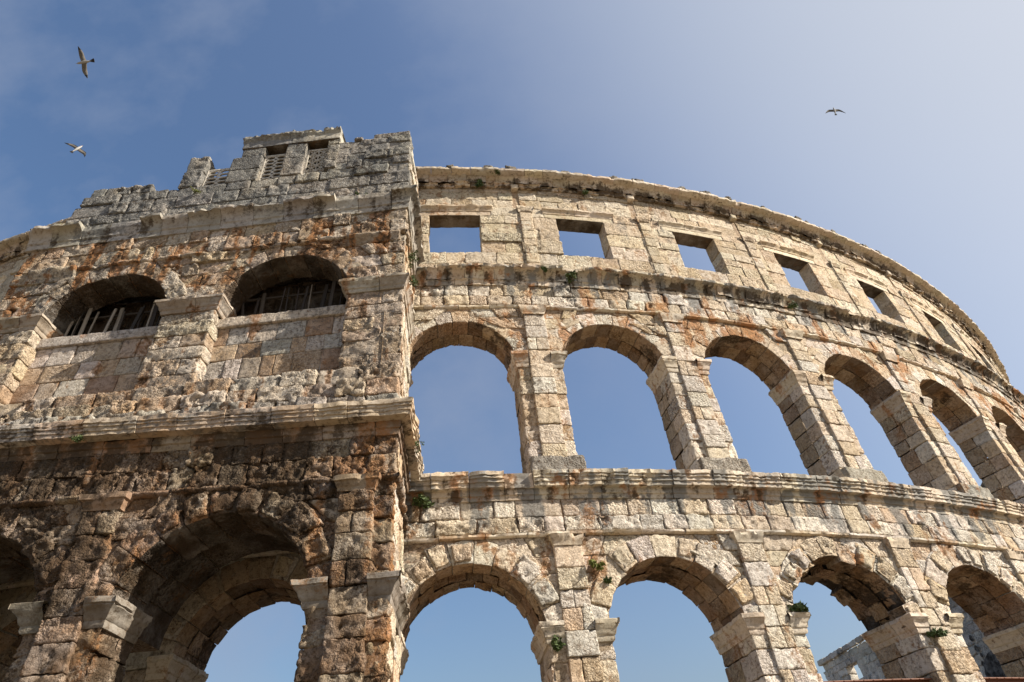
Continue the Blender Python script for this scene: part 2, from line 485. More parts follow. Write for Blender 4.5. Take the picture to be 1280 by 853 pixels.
def sweep(acc, F, path, normals, prof, step=0.1, pal='mould', joint=(.8, 1.3), amp=.02, chip=.0, kind=None, broken=(), seed=None,
          jit=.008, zoff=None, closeends=False):
    """moulding: profile [(o, z)] carried along the plan path [(s, d)]; each block of it has its own small offset"""
    prof = np.array(prof, float)
    # resample profile but keep the corners
    pr = [prof[0]]
    for a, b in zip(prof[:-1], prof[1:]):
        k = max(1, int(np.hypot(*(b - a)) / max(step * .7, .05)))
        for j in range(1, k + 1): pr.append(a + (b - a) * j / k)
    pr = np.array(pr); omax = pr[:, 0].max()
    nv = [np.array(n_, float) for n_ in normals]
    for si in range(len(path) - 1):
        a = np.array(path[si], float); b = np.array(path[si + 1], float)
        L = np.hypot(*(b - a))
        if L < 1e-6: continue
        ma = nv[si] if si == 0 else nv[si] + nv[si - 1]
        mb = nv[si] if si == len(path) - 2 else nv[si] + nv[si + 1]
        # blocks
        t = [0.0]
        while L - t[-1] > joint[1] * 1.2: t.append(t[-1] + random.uniform(*joint))
        t.append(L)
        for i in range(len(t) - 1):
            t0, t1 = t[i], t[i + 1]
            k = max(1, int(round((t1 - t0) / step)))
            u = np.linspace(t0, t1, k + 1)
            g = min(.008, (t1 - t0) * .1)
            u[0] += g if i > 0 else 0
            u[-1] -= g if i < len(t) - 2 else 0
            u = np.concatenate([[u[0]], u, [u[-1]]])          # end caps go inwards
            cap = np.ones(len(u)); cap[0] = cap[-1] = 0
            if i == 0 and not closeends: cap[0] = 1
            if i == len(t) - 2 and not closeends: cap[-1] = 1
            off = random.uniform(-jit, jit)
            br = 1.0
            smid = (a + (b - a) * (t0 + t1) / 2 / L)[0]
            for (b0, b1, f_) in broken:
                if b0 < smid < b1: br = f_
            o = np.minimum(pr[:, 0], omax * br + (0.05 if br < 1 else 0) * 0)
            if br < 1: o = np.minimum(o, omax * br)
            U, O = np.meshgrid(u, o, indexing='ij'); C = np.meshgrid(cap, o, indexing='ij')[0]
            Z = np.meshgrid(u, pr[:, 1], indexing='ij')[1]
            f = (U / L)[..., None]
            base = a + (b - a) * f
            mm = np.where(f < .5, ma, mb) if False else None
            # mitre vector is only used at the very ends of a segment
            mit = np.broadcast_to(nv[si], base.shape).copy()
            if len(path) > 2:
                wa = np.clip(1 - U / max(omax * 1.2, .05), 0, 1)[..., None]; wb = np.clip(1 - (L - U) / max(omax * 1.2, .05), 0, 1)[..., None]
                mit = nv[si] + wa * (ma - nv[si]) + wb * (mb - nv[si])
            oo = (O + off) * C - (1 - C) * .15
            P = base + mit * oo[..., None]
            X = F(P[..., 0].ravel(), Z.ravel() + (random.uniform(-.006, .006)), P[..., 1].ravel())
            P2 = P + nv[si] * .01
            X2 = F(P2[..., 0].ravel(), Z.ravel(), P2[..., 1].ravel())
            N = X2 - X; N[:, 2] = 0
            N /= np.maximum(np.linalg.norm(N, axis=1, keepdims=True), 1e-9)
            # lips are the first to break away
            am = amp + chip * np.clip(O.ravel() / max(omax, 1e-6), 0, 1) ** 2
            # orientation
            flip = (nv[si][0] * (b - a)[1] - nv[si][1] * (b - a)[0]) < 0
            acc.add(X, N, am, random.random() * 300 if seed is None else seed, tint(pal, .06), gridq(len(u), len(pr), not flip), 3.0, kind)

# ------------------------------------------------------------------ materials
def N_(nt, t, **kw):
    n = nt.nodes.new(t)
    for k, v in kw.items():
        if k in n.inputs: n.inputs[k].default_value = v
        else: setattr(n, k, v)
    return n
def mixc(nt, a, b, fac, blend='MIX'):
    n = nt.nodes.new('ShaderNodeMix'); n.data_type = 'RGBA'; n.blend_type = blend
    for s_, v in ((0, fac), (6, a), (7, b)):
        if hasattr(v, 'default_value') or hasattr(v, 'is_linked'): nt.links.new(v, n.inputs[s_])
        else: n.inputs[s_].default_value = v
    return n.outputs[2]
def mth(nt, op, a, b=None, clamp=False):
    n = nt.nodes.new('ShaderNodeMath'); n.operation = op; n.use_clamp = clamp
    for i, v in enumerate((a, b)):
        if v is None: continue
        if hasattr(v, 'is_linked'): nt.links.new(v, n.inputs[i])
        else: n.inputs[i].default_value = v
    return n.outputs[0]

def stone_mat(name, bump=1.0, fine=1.0):
    M = bpy.data.materials.new(name); M.use_nodes = True
    t = M.node_tree; b = t.nodes['Principled BSDF']
    b.inputs['Roughness'].default_value = .92
    b.inputs['Specular IOR Level'].default_value = .15
    g = N_(t, 'ShaderNodeNewGeometry').outputs['Position']
    tn_ = N_(t, 'ShaderNodeAttribute', attribute_name='tint'); ti = tn_.outputs['Color']; pk = mth(t, 'MULTIPLY', tn_.outputs['Alpha'], fine * 1.1)
    sa = N_(t, 'ShaderNodeAttribute', attribute_name='stain').outputs['Color']
    sp = N_(t, 'ShaderNodeSeparateColor'); t.links.new(sa, sp.inputs[0])
    def noise(sc, det=4, ro=.6, vec=None):
        n = N_(t, 'ShaderNodeTexNoise', Scale=sc, Detail=det, Roughness=ro)
        t.links.new(vec or g, n.inputs['Vector']); return n.outputs[0]
    n1 = noise(1.7, 6); n2 = noise(9, 6, .65); n3 = noise(38, 4, .7)
    v = N_(t, 'ShaderNodeTexVoronoi', Scale=16.0); t.links.new(g, v.inputs['Vector'])
    def ramp(x, a, c, lo=0., hi=1.):
        n = N_(t, 'ShaderNodeMapRange'); n.interpolation_type = 'SMOOTHSTEP'
        t.links.new(x, n.inputs[0])
        for i, q in enumerate((a, c, lo, hi)): n.inputs[i + 1].default_value = q
        return n.outputs[0]
    col = mixc(t, ti, (1.0, .96, .90, 1), ramp(n1, .35, .7, 0, .16))
    col = mixc(t, col, mixc(t, col, (.66, .58, .50, 1), 1.0, 'MULTIPLY'), ramp(n2, .44, .70, 0, .55))
    # spongy pitting a few centimetres across, stronger on some blocks than on others
    n4 = noise(17, 2.5, .55)
    pk = mth(t, 'MULTIPLY', pk, ramp(noise(1.1, 3), .36, .60, .35, 1.15))      # pitted in fields, worn smooth elsewhere
    pit4 = mth(t, 'MULTIPLY', ramp(n4, .50, .36), pk)
    crest = mth(t, 'MULTIPLY', ramp(n4, .52, .68), pk)
    col = mixc(t, col, mixc(t, col, (.44, .35, .28, 1), 1.0, 'MULTIPLY'), mth(t, 'MULTIPLY', pit4, .75))  # pits browned and darkened in the colour, as if shaded
    col = mixc(t, col, mixc(t, col, (1.22, 1.2, 1.16, 1), 1.0, 'MULTIPLY'), crest)  # crests lightened: raking light on the bumps put into the colour
    # fine grain, small dark pits
    pit = mth(t, 'MULTIPLY', ramp(n3, .50, .66), ramp(n2, .35, .55))
    col = mixc(t, col, mixc(t, col, (.42, .36, .31, 1), 1.0, 'MULTIPLY'), mth(t, 'MULTIPLY', pit, .8 * fine))
    brk = mth(t, 'ADD', mth(t, 'MULTIPLY', n2, 1.1), mth(t, 'MULTIPLY', n3, .5))      # about .8 on average
    def stf(ch, k=1.0):
        x = mth(t, 'ADD', mth(t, 'MULTIPLY', sp.outputs[ch], 1.5), mth(t, 'MULTIPLY', mth(t, 'SUBTRACT', brk, .8), 3.2))
        return ramp(x, .25, 1.35, 0, k)
    og = mixc(t, (.42, .17, .05, 1), (.33, .175, .075, 1), ramp(n2, .4, .62))
    col = mixc(t, col, mixc(t, (.23, .23, .22, 1), (.125, .13, .128, 1), n2), stf(2, .78))
    col = mixc(t, col, og, stf(0, .80))
    col = mixc(t, col, mixc(t, (.055, .042, .03, 1), (.09, .06, .035, 1), n1), stf(1, .86))
    t.links.new(col, b.inputs['Base Color'])
    h = mth(t, 'ADD', mth(t, 'MULTIPLY', n2, .6), mth(t, 'MULTIPLY', n3, .28))
    h = mth(t, 'SUBTRACT', h, mth(t, 'MULTIPLY', ramp(v.outputs['Distance'], .0, .22, 1, 0), .10))
    h = mth(t, 'SUBTRACT', h, mth(t, 'MULTIPLY', pit, .22))
    h = mth(t, 'ADD', h, mth(t, 'MULTIPLY', mth(t, 'MULTIPLY', ramp(n4, .30, .66), pk), .62))
    bp = N_(t, 'ShaderNodeBump', Strength=min(1, .9 * bump), Distance=.085 * bump)
    t.links.new(h, bp.inputs['Height']); t.links.new(bp.outputs[0], b.inputs['Normal'])
    return M
M_ROUGH = stone_mat('rough_limestone', 1.25, 1.0)
M_MOULD = stone_mat('dressed_limestone', .55, .35)

def simple_mat(name, col, rough=.8, var=.25, scale=6., metal=0.):
    M = bpy.data.materials.new(name); M.use_nodes = True
    t = M.node_tree; b = t.nodes['Principled BSDF']
    n = N_(t, 'ShaderNodeTexNoise', Scale=scale, Detail=6)
    g = N_(t, 'ShaderNodeNewGeometry').outputs['Position']; t.links.new(g, n.inputs['Vector'])
    c2 = tuple(np.clip(np.array(col[:3]) * (1 - 2 * var), 0, 1)) + (1,)
    c1 = tuple(np.clip(np.array(col[:3]) * (1 + var), 0, 1)) + (1,)
    t.links.new(mixc(t, c1, c2, n.outputs[0]), b.inputs['Base Color'])
    b.inputs['Roughness'].default_value = rough; b.inputs['Metallic'].default_value = metal
    b.inputs['Specular IOR Level'].default_value = .3
    bp = N_(t, 'ShaderNodeBump', Strength=.4, Distance=.02); t.links.new(n.outputs[0], bp.inputs['Height']); t.links.new(bp.outputs[0], b.inputs['Normal'])
    return M
M_WOOD = simple_mat('weathered_wood', (.22, .18, .14), .85, .3, 9)
def plank_mat():
    M = bpy.data.materials.new('grey_boards'); M.use_nodes = True
    t = M.node_tree; b = t.nodes['Principled BSDF']
    ti = N_(t, 'ShaderNodeAttribute', attribute_name='tint').outputs['Color']
    g = N_(t, 'ShaderNodeNewGeometry').outputs['Position']
    mp_ = N_(t, 'ShaderNodeMapping'); mp_.inputs['Scale'].default_value = (30, 30, 2.5); t.links.new(g, mp_.inputs[0])
    n = N_(t, 'ShaderNodeTexNoise', Scale=1.0, Detail=5); t.links.new(mp_.outputs[0], n.inputs['Vector'])
    t.links.new(mixc(t, ti, mixc(t, ti, (.35, .32, .3, 1), 1.0, 'MULTIPLY'), n.outputs[0]), b.inputs['Base Color'])
    b.inputs['Roughness'].default_value = .85
    return M
M_PLANK = plank_mat()
M_RUST = simple_mat('rusty_brown_steel', (.20, .085, .05), .65, .25, 14)
M_LEAF = simple_mat('leaf_green', (.08, .115, .035), .7, .3, 20)
M_LEAF2 = simple_mat('leaf_yellow_green', (.17, .19, .045), .7, .3, 20)
M_GND = simple_mat('dusty_gravel_ground', (.17, .135, .09), .95, .2, 1.5)
M_WHITE = simple_mat('white_feathers', (.42, .41, .39), .8, .06, 20)
M_WING = simple_mat('grey_brown_feathers', (.17, .155, .135), .8, .25, 9)
M_TIP = simple_mat('dark_feathers', (.03, .028, .026), .7, .2, 20)
M_BEAK = simple_mat('yellow_beak', (.5, .3, .06), .5, .1, 20)

# ------------------------------------------------------------------ object helpers
def empty(name, loc, label=None, cat=None, group=None, kind=None):
    o = bpy.data.objects.new(name, None); COL.objects.link(o)
    o.location = loc
    tag(o, label, cat, group, kind)
    return o
def tag(o, label=None, cat=None, group=None, kind=None):
    if label: o['label'] = label
    if cat: o['category'] = cat
    if group: o['group'] = group
    o['kind'] = kind or 'thing'
    return o
def put(o, parent):
    """parent that keeps the world place (parents are unrotated empties)"""
    o.parent = parent
    if parent.type == 'EMPTY': o.matrix_parent_inverse = Matrix.Translation(-parent.location)
    return o

# ------------------------------------------------------------------ ground
me = bpy.data.meshes.new('ground')
S = 3000
me.from_pydata([(-S, -S, GZ), (S, -S, GZ), (S, S, GZ), (-S, S, GZ)], [], [(0, 1, 2, 3)])
me.materials.append(M_GND)
gr = bpy.data.objects.new('ground', me); COL.objects.link(gr); gr['kind'] = 'structure'

# ================================================================== THE CURVED OUTER WALL
ZS1, R1, T1 = 4.49, 1.81, 1.7
ZS2, R2, T2 = 12.9, 1.857, 1.3
S1, C1 = 6.93, 8.73
S2, C2 = 15.36, 17.25
WB, WT, WW, TA = 18.4, 20.67, 1.013, .65
TOP = 23.23
B0, B1 = -6, 11                                        # bays built
wall = empty('amphitheatre_wall', (CX + RW * math.sin(TH0), CY - RW * math.cos(TH0), GZ),
             'curved cream limestone amphitheatre wall of two arcades and an attic with square windows', 'amphitheatre wall')
def stp(b):
    return {0: .055, 1: .055, 2: .06, 3: .065, 4: .075, 5: .085}.get(b, .1 if b > 5 else .12)

def impost(acc, F, s0, s1, zb, zt, T, pil=None, o=.2, kind=None, pal='mould', left=True, right=True, side=None, chip=.05):
    H = zt - zb
    prof = [(-.02, zb), (.03, zb), (.05, zb + .10 * H), (.05, zb + .25 * H), (.08, zb + .30 * H), (o * .55, zb + .55 * H), (o * .85, zb + .70 * H),
            (o * .85, zb + .74 * H), (o, zb + .78 * H), (o, zt - .015), (o - .02, zt), (-.02, zt)]
    kw = dict(step=.07, kind=kind, pal=pal, amp=.015, chip=chip, joint=(.9, 1.2), jit=.004)
    if not pil:
        sweep(acc, F, [(s0, -T), (s0, 0), (s1, 0), (s1 - (SK * side if side else 0), -(side or T))], [(-1, 0), (0, 1), (1, 0)], prof, **kw)
        return
    p0, p1 = pil
    if left: sweep(acc, F, [(s0, -T), (s0, 0), (p0, 0)], [(-1, 0), (0, 1)], prof, **kw)
    if right: sweep(acc, F, [(p1, 0), (s1, 0), (s1 - (SK * side if side else 0), -(side or T))], [(0, 1), (1, 0)], prof, **kw)

def pier(acc, F, s0, s1, z0, z1, T, h, pal, kind, step, left=True, right=True, taper=0, amp=.03, rustic=.25, rpal=None, rside=True):
    for za, zb in zip(*(lambda c: (c[:-1], c[1:]))(courses(z0, z1, h))):
        n = random.choice((1, 2, 2))
        dsp = T * random.uniform(.4, .62)
        cuts = [s0, s1] if n == 1 else [s0, s0 + (s1 - s0) * random.uniform(.35, .65), s1]
        for i in range(len(cuts) - 1):
            fl = i == 0; fr = i == len(cuts) - 2
            p = random.uniform(-.02, .025); g = .006
            ru = random.random() < rustic
            jl = random.uniform(-.012, .02) if fl else -g
            jr = random.uniform(-.012, .02) if fr else -g
            k = dict(r=.03 * random.uniform(.8, 1.6), step=step, kind=kind)
            if fr and not rside:
                jr = .01
                box(acc, F, cuts[i] - jl, cuts[i + 1] + jr, za + .007, zb - .007, -.16, p, faces='frbt', amp=amp * (1.5 if ru else 1), tint=tint(pal), **k)
                box(acc, F, cuts[i] - jl, cuts[i + 1] - .3, za + .007, zb - .007, -T, p - .05, faces='lk', amp=amp, tint=tint(rpal or pal), **k)
                continue
            box(acc, F, cuts[i] - jl, cuts[i + 1] + jr, za + .007, zb - .007, -dsp + .005, p, faces='flrbt', amp=amp * (1.5 if ru else 1),
                tint=tint(pal), **k)
            box(acc, F, cuts[i] - jl - random.uniform(-.01, .015), cuts[i + 1] + jr, za + .007, zb - .007, -T, -dsp - .005,
                faces=('l' if fl else '') + ('r' if fr else '') + 'k', amp=amp * .8, tint=tint(rpal or pal), **k)
    core_box(acc, F, s0, s1, z0, z1, T * .9, pal, kind, n=2, side=.08)

def pilaster(acc, F, c, w, z0, z1, p, h, pal, kind, step, cap=True, amp=.03, top_o=.09, mould=None, base=None):
    cs = courses(z0, z1, h)
    for za, zb in zip(cs[:-1], cs[1:]):
        pp = p + random.uniform(-.02, .025)
        if random.random() < .3 and w > .5:
            k = c + random.uniform(-.12, .12)
            parts = [(c - w / 2, k - .006), (k + .006, c + w / 2)]
        else: parts = [(c - w / 2, c + w / 2)]
        for a, b in parts:
            box(acc, F, a, b, za + .006, zb - .006, -.05, pp, faces='flrbt', r=.03, amp=amp * random.uniform(.6, 1.3), step=step, tint=tint(pal), kind=kind)

def spandrel(acc, F, el, er, zs, ztop, pal, kind, step, h=.48, wmean=.75, **k):
    cs = courses(zs, ztop, h)
    for za, zb in zip(cs[:-1], cs[1:]):
        fill_course(acc, F, za, zb, el, er, wmean, pal, step=step, kind=kind, **k)
def circ(c, rm, zs, sg, mn=.35):
    return lambda z: c + sg * max(mn, math.sqrt(max(rm * rm - (z - zs) ** 2, 0)))

PW = .76                                                # pilaster width
for b in range(B0, B1 + 1):
    c = b * BAY
    st = stp(b)
    far = b > 6 or b < -1
    # ---- arches
    a = Acc('main')
    skip = {2: (3, 4), 1: ()}.get(b, ())
    arch(a, F_main, c, R1, ZS1, T1, S1, n=11, pal='main', kind='main', proud=.07, step=st, rmax=.66, ragged=.035 if b != 2 else .12,
         amp=.035 if b != 2 else .06, rows=3 if b != 2 else 3, skipf=(6, 7) if b == 2 else (), spal='soffit', boss=.7)
    put(a.build('lower_arch', M_ROUGH), wall)
    a = Acc('main')
    arch(a, F_main, c, R2, ZS2, T2, S2, n=11, pal='main', kind='main', proud=.03, step=st, rmax=.58, ragged=.03, rows=2)
    put(a.build('upper_arch', M_ROUGH), wall)
    # ---- piers to the right of this bay
    if b < B1:
        l1, r1 = c + R1, c + BAY - R1
        mid = c + BAY / 2
        pr_ = Acc('main')
        zlow = GZ
        pier(pr_, F_main, l1, r1, zlow, 4.45, T1, .56, 'main', 'main', st, rpal='reveal')
        spandrel(pr_, F_main, circ(c, R1 + .28, ZS1, 1), circ(c + BAY, R1 + .28, ZS1, -1), 4.45, S1 - .005, 'main', 'main', st)
        core_arch(pr_, F_main, c + BAY, R1, ZS1, S1, mid, mid + BAY, T1, 'main', 'main')
        po = put(pr_.build('lower_pier', M_ROUGH), wall)
        q = Acc('main')
        pilaster(q, F_main, mid, PW, zlow, 6.66, .10, .55, 'main', 'main', st)
        put(q.build('pilaster', M_ROUGH), po)
        for lr in (True, False):
            q = Acc('main_mould')
            impost(q, F_main, l1, r1, 4.27, 4.75, T1, (mid - PW / 2, mid + PW / 2), left=lr, right=not lr)
            put(q.build('impost', M_MOULD), po)
        q = Acc('main_mould')
        sweep(q, F_main, [(mid - PW / 2, 0), (mid - PW / 2, .13), (mid + PW / 2, .13), (mid + PW / 2, 0)], [(-1, 0), (0, 1), (1, 0)],
              [(-.02, 6.64), (.01, 6.64), (.02, 6.72), (.07, 6.84), (.08, 6.925), (-.02, 6.925)], step=.07, chip=.08 if b else .16)
        put(q.build('pilaster_cap', M_MOULD), po)
        # upper storey pier
        l2, r2 = c + R2, c + BAY - R2
        pr_ = Acc('main')
        pier(pr_, F_main, l2, r2, C1, 12.85, T2, .55, 'main', 'main', st, rpal='reveal')
        spandrel(pr_, F_main, circ(c, R2 + .28, ZS2, 1), circ(c + BAY, R2 + .28, ZS2, -1), 12.85, S2 - .005, 'main', 'main', st, h=.5)
        core_arch(pr_, F_main, c + BAY, R2, ZS2, S2, mid, mid + BAY, T2, 'main', 'main')
        po = put(pr_.build('upper_pier', M_ROUGH), wall)
        q = Acc('main')
        pilaster(q, F_main, mid + .03, PW - .02, 9.25, 15.02, .09, .56, 'main', 'main', st)
        put(q.build('pilaster', M_ROUGH), po)
        q = Acc('main')
        box(q, F_main, l2 + .02, r2 + .12, C1 + .01, 9.3, -.15, .2, amp=.045, r=.05, step=st, tint=tint('tower_attic'))
        put(q.build('plinth_block', M_ROUGH), po)
        for lr in (True, False):
            q = Acc('main_mould')
            impost(q, F_main, l2, r2, 12.7, 13.27, T2, (mid - PW / 2, mid + PW / 2), o=.2, left=lr, right=not lr)
            put(q.build('impost', M_MOULD), po)
        q = Acc('main_mould')
        sweep(q, F_main, [(mid - PW / 2, 0), (mid - PW / 2, .13), (mid + PW / 2, .13), (mid + PW / 2, 0)], [(-1, 0), (0, 1), (1, 0)],
              [(-.02, 15.0), (.01, 15.0), (.02, 15.1), (.06, 15.16), (.10, 15.3), (.11, 15.355), (-.02, 15.355)], step=.07, chip=.06)
        put(q.build('pilaster_cap', M_MOULD), po)
    # ---- attic bay with its window
    a = Acc('main'); a.pit = .25
    sL, sR = c - BAY / 2, c + BAY / 2
    E = lambda v: (lambda z: v)
    kw = dict(step=st, kind='main', proud=.018, amp=.026, rustic=.12, r=.014, gap=.0045)
    for za, zb in ((17.25, 17.75), (17.75, WB)):
        fill_course(a, F_main, za, zb, E(sL), E(sR), 1.0, 'attic', faces='flrbt' if zb < WB else 'flrbt', depth=TA if zb == WB else .2, **kw)
    cs = courses(WB, WT, random.choice((.46, .56, .7)))
    for za, zb in zip(cs[:-1], cs[1:]):
        fill_course(a, F_main, za, zb, E(sL), E(c - WW + random.uniform(-.03, .02)), 1.0, 'attic', open_r=True, deep=TA, **kw)
        fill_course(a, F_main, za, zb, E(c + WW + random.uniform(-.02, .04)), E(sR), 1.0, 'attic', open_l=True, deep=TA, **kw)
    # lintel course
    fill_course(a, F_main, WT, 21.22, E(sL), E(c - 1.5), .8, 'attic', **kw)
    fill_course(a, F_main, WT, 21.22, E(c + 1.5), E(sR), .8, 'attic', **kw)
    cs = courses(21.22, 22.75, .5)
    for za, zb in zip(cs[:-1], cs[1:]):
        fill_course(a, F_main, za, zb, E(sL + .13), E(sR - .13), .9, 'attic', **kw)
    core_box(a, F_main, sL - .06, c - WW - .02, C2, WT, TA, 'attic', 'main', n=2)
    core_box(a, F_main, c + WW + .02, sR + .06, C2, WT, TA, 'attic', 'main', n=2)
    core_box(a, F_main, sL - .06, sR + .06, C2, WB - .05, TA, 'attic', 'main')
    core_box(a, F_main, sL - .06, sR + .06, WT + .05, TOP - .1, TA, 'attic', 'main')
    ao = put(a.build('attic_bay', M_ROUGH), wall)
    q = Acc('soffit')
    block(q, F_main, lambda A_, B_, C_: (c - 1.5 + A_, WT + B_, -TA + C_), (3.0, .55, TA), faces='flrt', tint=tint('attic'), r=.02, amp=.015, step=st, kind='main', seed=b + 90.)
    block(q, F_main, lambda A_, B_, C_: (c - 1.5 + A_, WT + B_, -TA + C_), (3.0, .55, TA), faces='bk', tint=tint('soffit_dark'), r=.02, amp=.015, step=st, seed=b + 90.)  # underside tinted dark, the window head's shade put into its colour
    sweep(q, F_main, [(c - 1.55, 0), (c + 1.55, 0)], [(0, 1)],
          [(-.02, 20.93), (.02, 20.93), (.03, 21.02), (.08, 21.10), (.13, 21.14), (.13, 21.21), (-.02, 21.225)], step=.09, pal='attic', kind='main', chip=.06, amp=.012,
          joint=(.9, 1.6), closeends=True)
    put(q.build('window_lintel', M_MOULD), ao)
    if b < B1:
        q = Acc('main')
        mid = sR
        pilaster(q, F_main, mid + .32, .5, C2 + .02, 20.9, .06, .55, 'attic', 'main', st, amp=.018)
        sweep(q, F_main, [(mid + .05, 0), (mid + .05, .06), (mid + .6, .06), (mid + .6, 0)], [(-1, 0), (0, 1), (1, 0)],
              [(-.02, 20.9), (.02, 20.9), (.05, 21.0), (.10, 21.12), (.10, 21.2), (-.02, 21.2)], step=.09, pal='attic', chip=.05)
        put(q.build('pilaster', M_ROUGH), ao)
        # socket stone for the awning masts, under the top cornice
        q = Acc('main')
        box(q, F_main, mid - .15, mid + .15, 22.34, 22.62, -.1, .22, amp=.02, r=.04, step=.05, tint=tint('mould'))
        put(q.build('mast_socket', M_MOULD), ao)

# first spandrel core on the left end is not needed; friezes, strings and cornices run all round
sA, sB = (B0 - .5) * BAY, (B1 + .5) * BAY
def frieze(z0, zm, z1, pal, name, d0=.05):
    q = Acc('main')
    E = lambda v: (lambda z: v)
    for b in range(B0, B1 + 1):
        for za, zb, ru, pd in ((z0 + .03, zm, .9, .03), (zm, z1, .25, 0)):
            fill_course(q, F_main, za, zb, E((b - .5) * BAY), E((b + .5) * BAY), .78, pal, step=stp(b), kind='main', rustic=ru, proud=.02, d=d0 + pd, r=.035, amp=.035)
        core_box(q, F_main, (b - .5) * BAY - .06, (b + .5) * BAY + .06, z0, z1, TA if z0 > 10 else T2, pal, 'main', inset=-.01)
    o = put(q.build(name, M_ROUGH), wall)
    q = Acc('main')
    sweep(q, F_main, [(sA, 0), (sB, 0)], [(0, 1)], [(-.02, z0 - .06), (.06, z0 - .06), (.12, z0 - .03), (.13, z0 + .03), (.02, z0 + .045)], step=.11, pal='main', amp=.01, chip=.05, kind='main')
    put(q.build('string_course', M_MOULD), o)
q = Acc('main')
for b in range(B0, B1 + 1):
    for z0_, z1_, tt in ((7.95, 8.73, T2), (16.45, 17.25, TA), (22.4, 23.2, TA)):
        core_box(q, F_main, (b - .5) * BAY - .06, (b + .5) * BAY + .06, z0_, z1_, tt, 'main', 'main', inset=.03)
put(q.build('wall_core', M_ROUGH), wall)
frieze(S1 + .06, 7.48, 8.0, 'main', 'lower_frieze')
frieze(S2 + .06, 15.95, 16.5, 'main', 'upper_frieze')

q = Acc('main_cornice')
sweep(q, F_main, [(sA, 0), (sB, 0)], [(0, 1)],
      [(0, 7.98), (.08, 7.98), (.09, 8.10), (.13, 8.12), (.14, 8.27), (.30, 8.285), (.30, 8.40), (.34, 8.41), (.34, 8.51), (.38, 8.52), (.38, 8.59), (.42, 8.60), (.42, 8.715), (.40, 8.73), (0, 8.735), (-1.3, 8.735)],
      step=.085, chip=.075, amp=.016, jit=.018, joint=(.75, 1.35), kind='main_cornice', broken=((.75, 2.05, .5), (10.2, 11.0, .55), (15.3, 16.2, .85)))
put(q.build('lower_cornice', M_MOULD), wall)
q = Acc('main_cornice')
prof2 = [(0, 16.48), (.10, 16.48), (.10, 16.70), (.14, 16.74)] + [(.14 + .27 * (1 - math.cos(t)), 16.76 + .36 * math.sin(t)) for t in np.linspace(.1, 1.5, 6)] + [(.44, 17.14), (.44, 17.22), (.42, 17.25), (0, 17.26), (-.66, 17.26)]
sweep(q, F_main, [(sA, 0), (sB, 0)], [(0, 1)], prof2[:4], step=.085, chip=.05, amp=.02, jit=.02, joint=(.5, 1.1), kind='main_cornice')
# the hollow member under the lip is eaten away stone by stone
sweep(q, F_main, [(sA, 0), (sB, 0)], [(0, 1)], prof2[3:10], step=.085, chip=.07, amp=.05, jit=.055, joint=(.35, .95), kind='main_cornice')
sweep(q, F_main, [(sA, 0), (sB, 0)], [(0, 1)], [(.30, 17.10), (.43, 17.12)] + prof2[10:], step=.085, chip=.09, amp=.02, jit=.02, joint=(.7, 1.25), kind='main_cornice',
      broken=((4.1, 4.9, .6), (-1.2, -.6, .7), (7.9, 8.4, .7), (12.6, 13.2, .7), (16.5, 17.5, .7), (21, 21.6, .7)))
put(q.build('middle_cornice', M_MOULD), wall)
q = Acc('top_cornice')
prof3 = [(0, 22.50), (.14, 22.50), (.15, 22.62), (.20, 22.66)] + [(.20 + .36 * (1 - math.cos(t)), 22.68 + .36 * math.sin(t)) for t in np.linspace(.1, 1.5, 6)] + [(.62, 23.06), (.62, 23.18), (.60, 23.23), (0, 23.24), (-.66, 23.24)]
sweep(q, F_main, [(sA, 0), (sB, 0)], [(0, 1)], prof3[:4], step=.085, chip=.05, amp=.05, jit=.06, joint=(.3, .9), kind='top_cornice')
sweep(q, F_main, [(sA, 0), (sB, 0)], [(0, 1)], prof3[3:9], step=.085, chip=.07, amp=.06, jit=.07, joint=(.35, .9), kind='top_cornice')
sweep(q, F_main, [(sA, 0), (sB, 0)], [(0, 1)], [(.36, 22.97), (.52, 23.0)] + prof3[10:], step=.085, chip=.05, amp=.014, jit=.012, joint=(.75, 1.25), kind='top_cornice')
tco = put(q.build('top_cornice', M_MOULD), wall)
for s in (-.2, 1.55, 2.45, 4.8, 7.1, 8.2, 10.3, 11.6, 12.9, 14.7, 16.8, 17.6, 19.3, 21.6, 22.6, 24.3, 26.4, 28.6, 31.0):
    q = Acc('top_cornice')
    for k in range(3):
        a = s + random.uniform(-.12, .12); w = random.uniform(.10, .2)
        box(q, F_main, a - w, a + w, 23.2, 23.24 + random.uniform(.10, .24), random.uniform(.25, .4), random.uniform(.52, .61), faces='flrbtk', r=.04, amp=.07, step=.05,
            freq=9, tint=(.17, .15, .12))
    put(q.build('broken_stub', M_ROUGH), tco)

# ================================================================== THE PROJECTING TOWER
tower = empty('stair_tower', (-8.8, 12.0, GZ), 'stained stone tower projecting at the left, two arched storeys under a broken attic', 'tower')
XR, XL = -2.86, -14.85
CT = [(-6.28, 1.825), (-11.35, 1.825)]                    # lower arches
CU = [(-6.30, 1.86), (-11.47, 1.82)]                      # upper arches
E = lambda v: (lambda z: v)
TD = 1.1
st = .05
def side_fill(acc, x0, y0, y1, cs, pal, kind, d=0.0, amp=.035, sk=SK):
    Fs = F_side(x0, y0, sk)
    for za, zb in zip(cs[:-1], cs[1:]):
        fill_course(acc, Fs, za, zb, E(random.uniform(.12, .2)), E(y1 - y0), .9, pal, step=.07, kind=kind, amp=amp, d=d)
    core_box(acc, Fs, 0, y1 - y0, cs[0], cs[-1], .5, pal, kind, n=2, inset=.05)
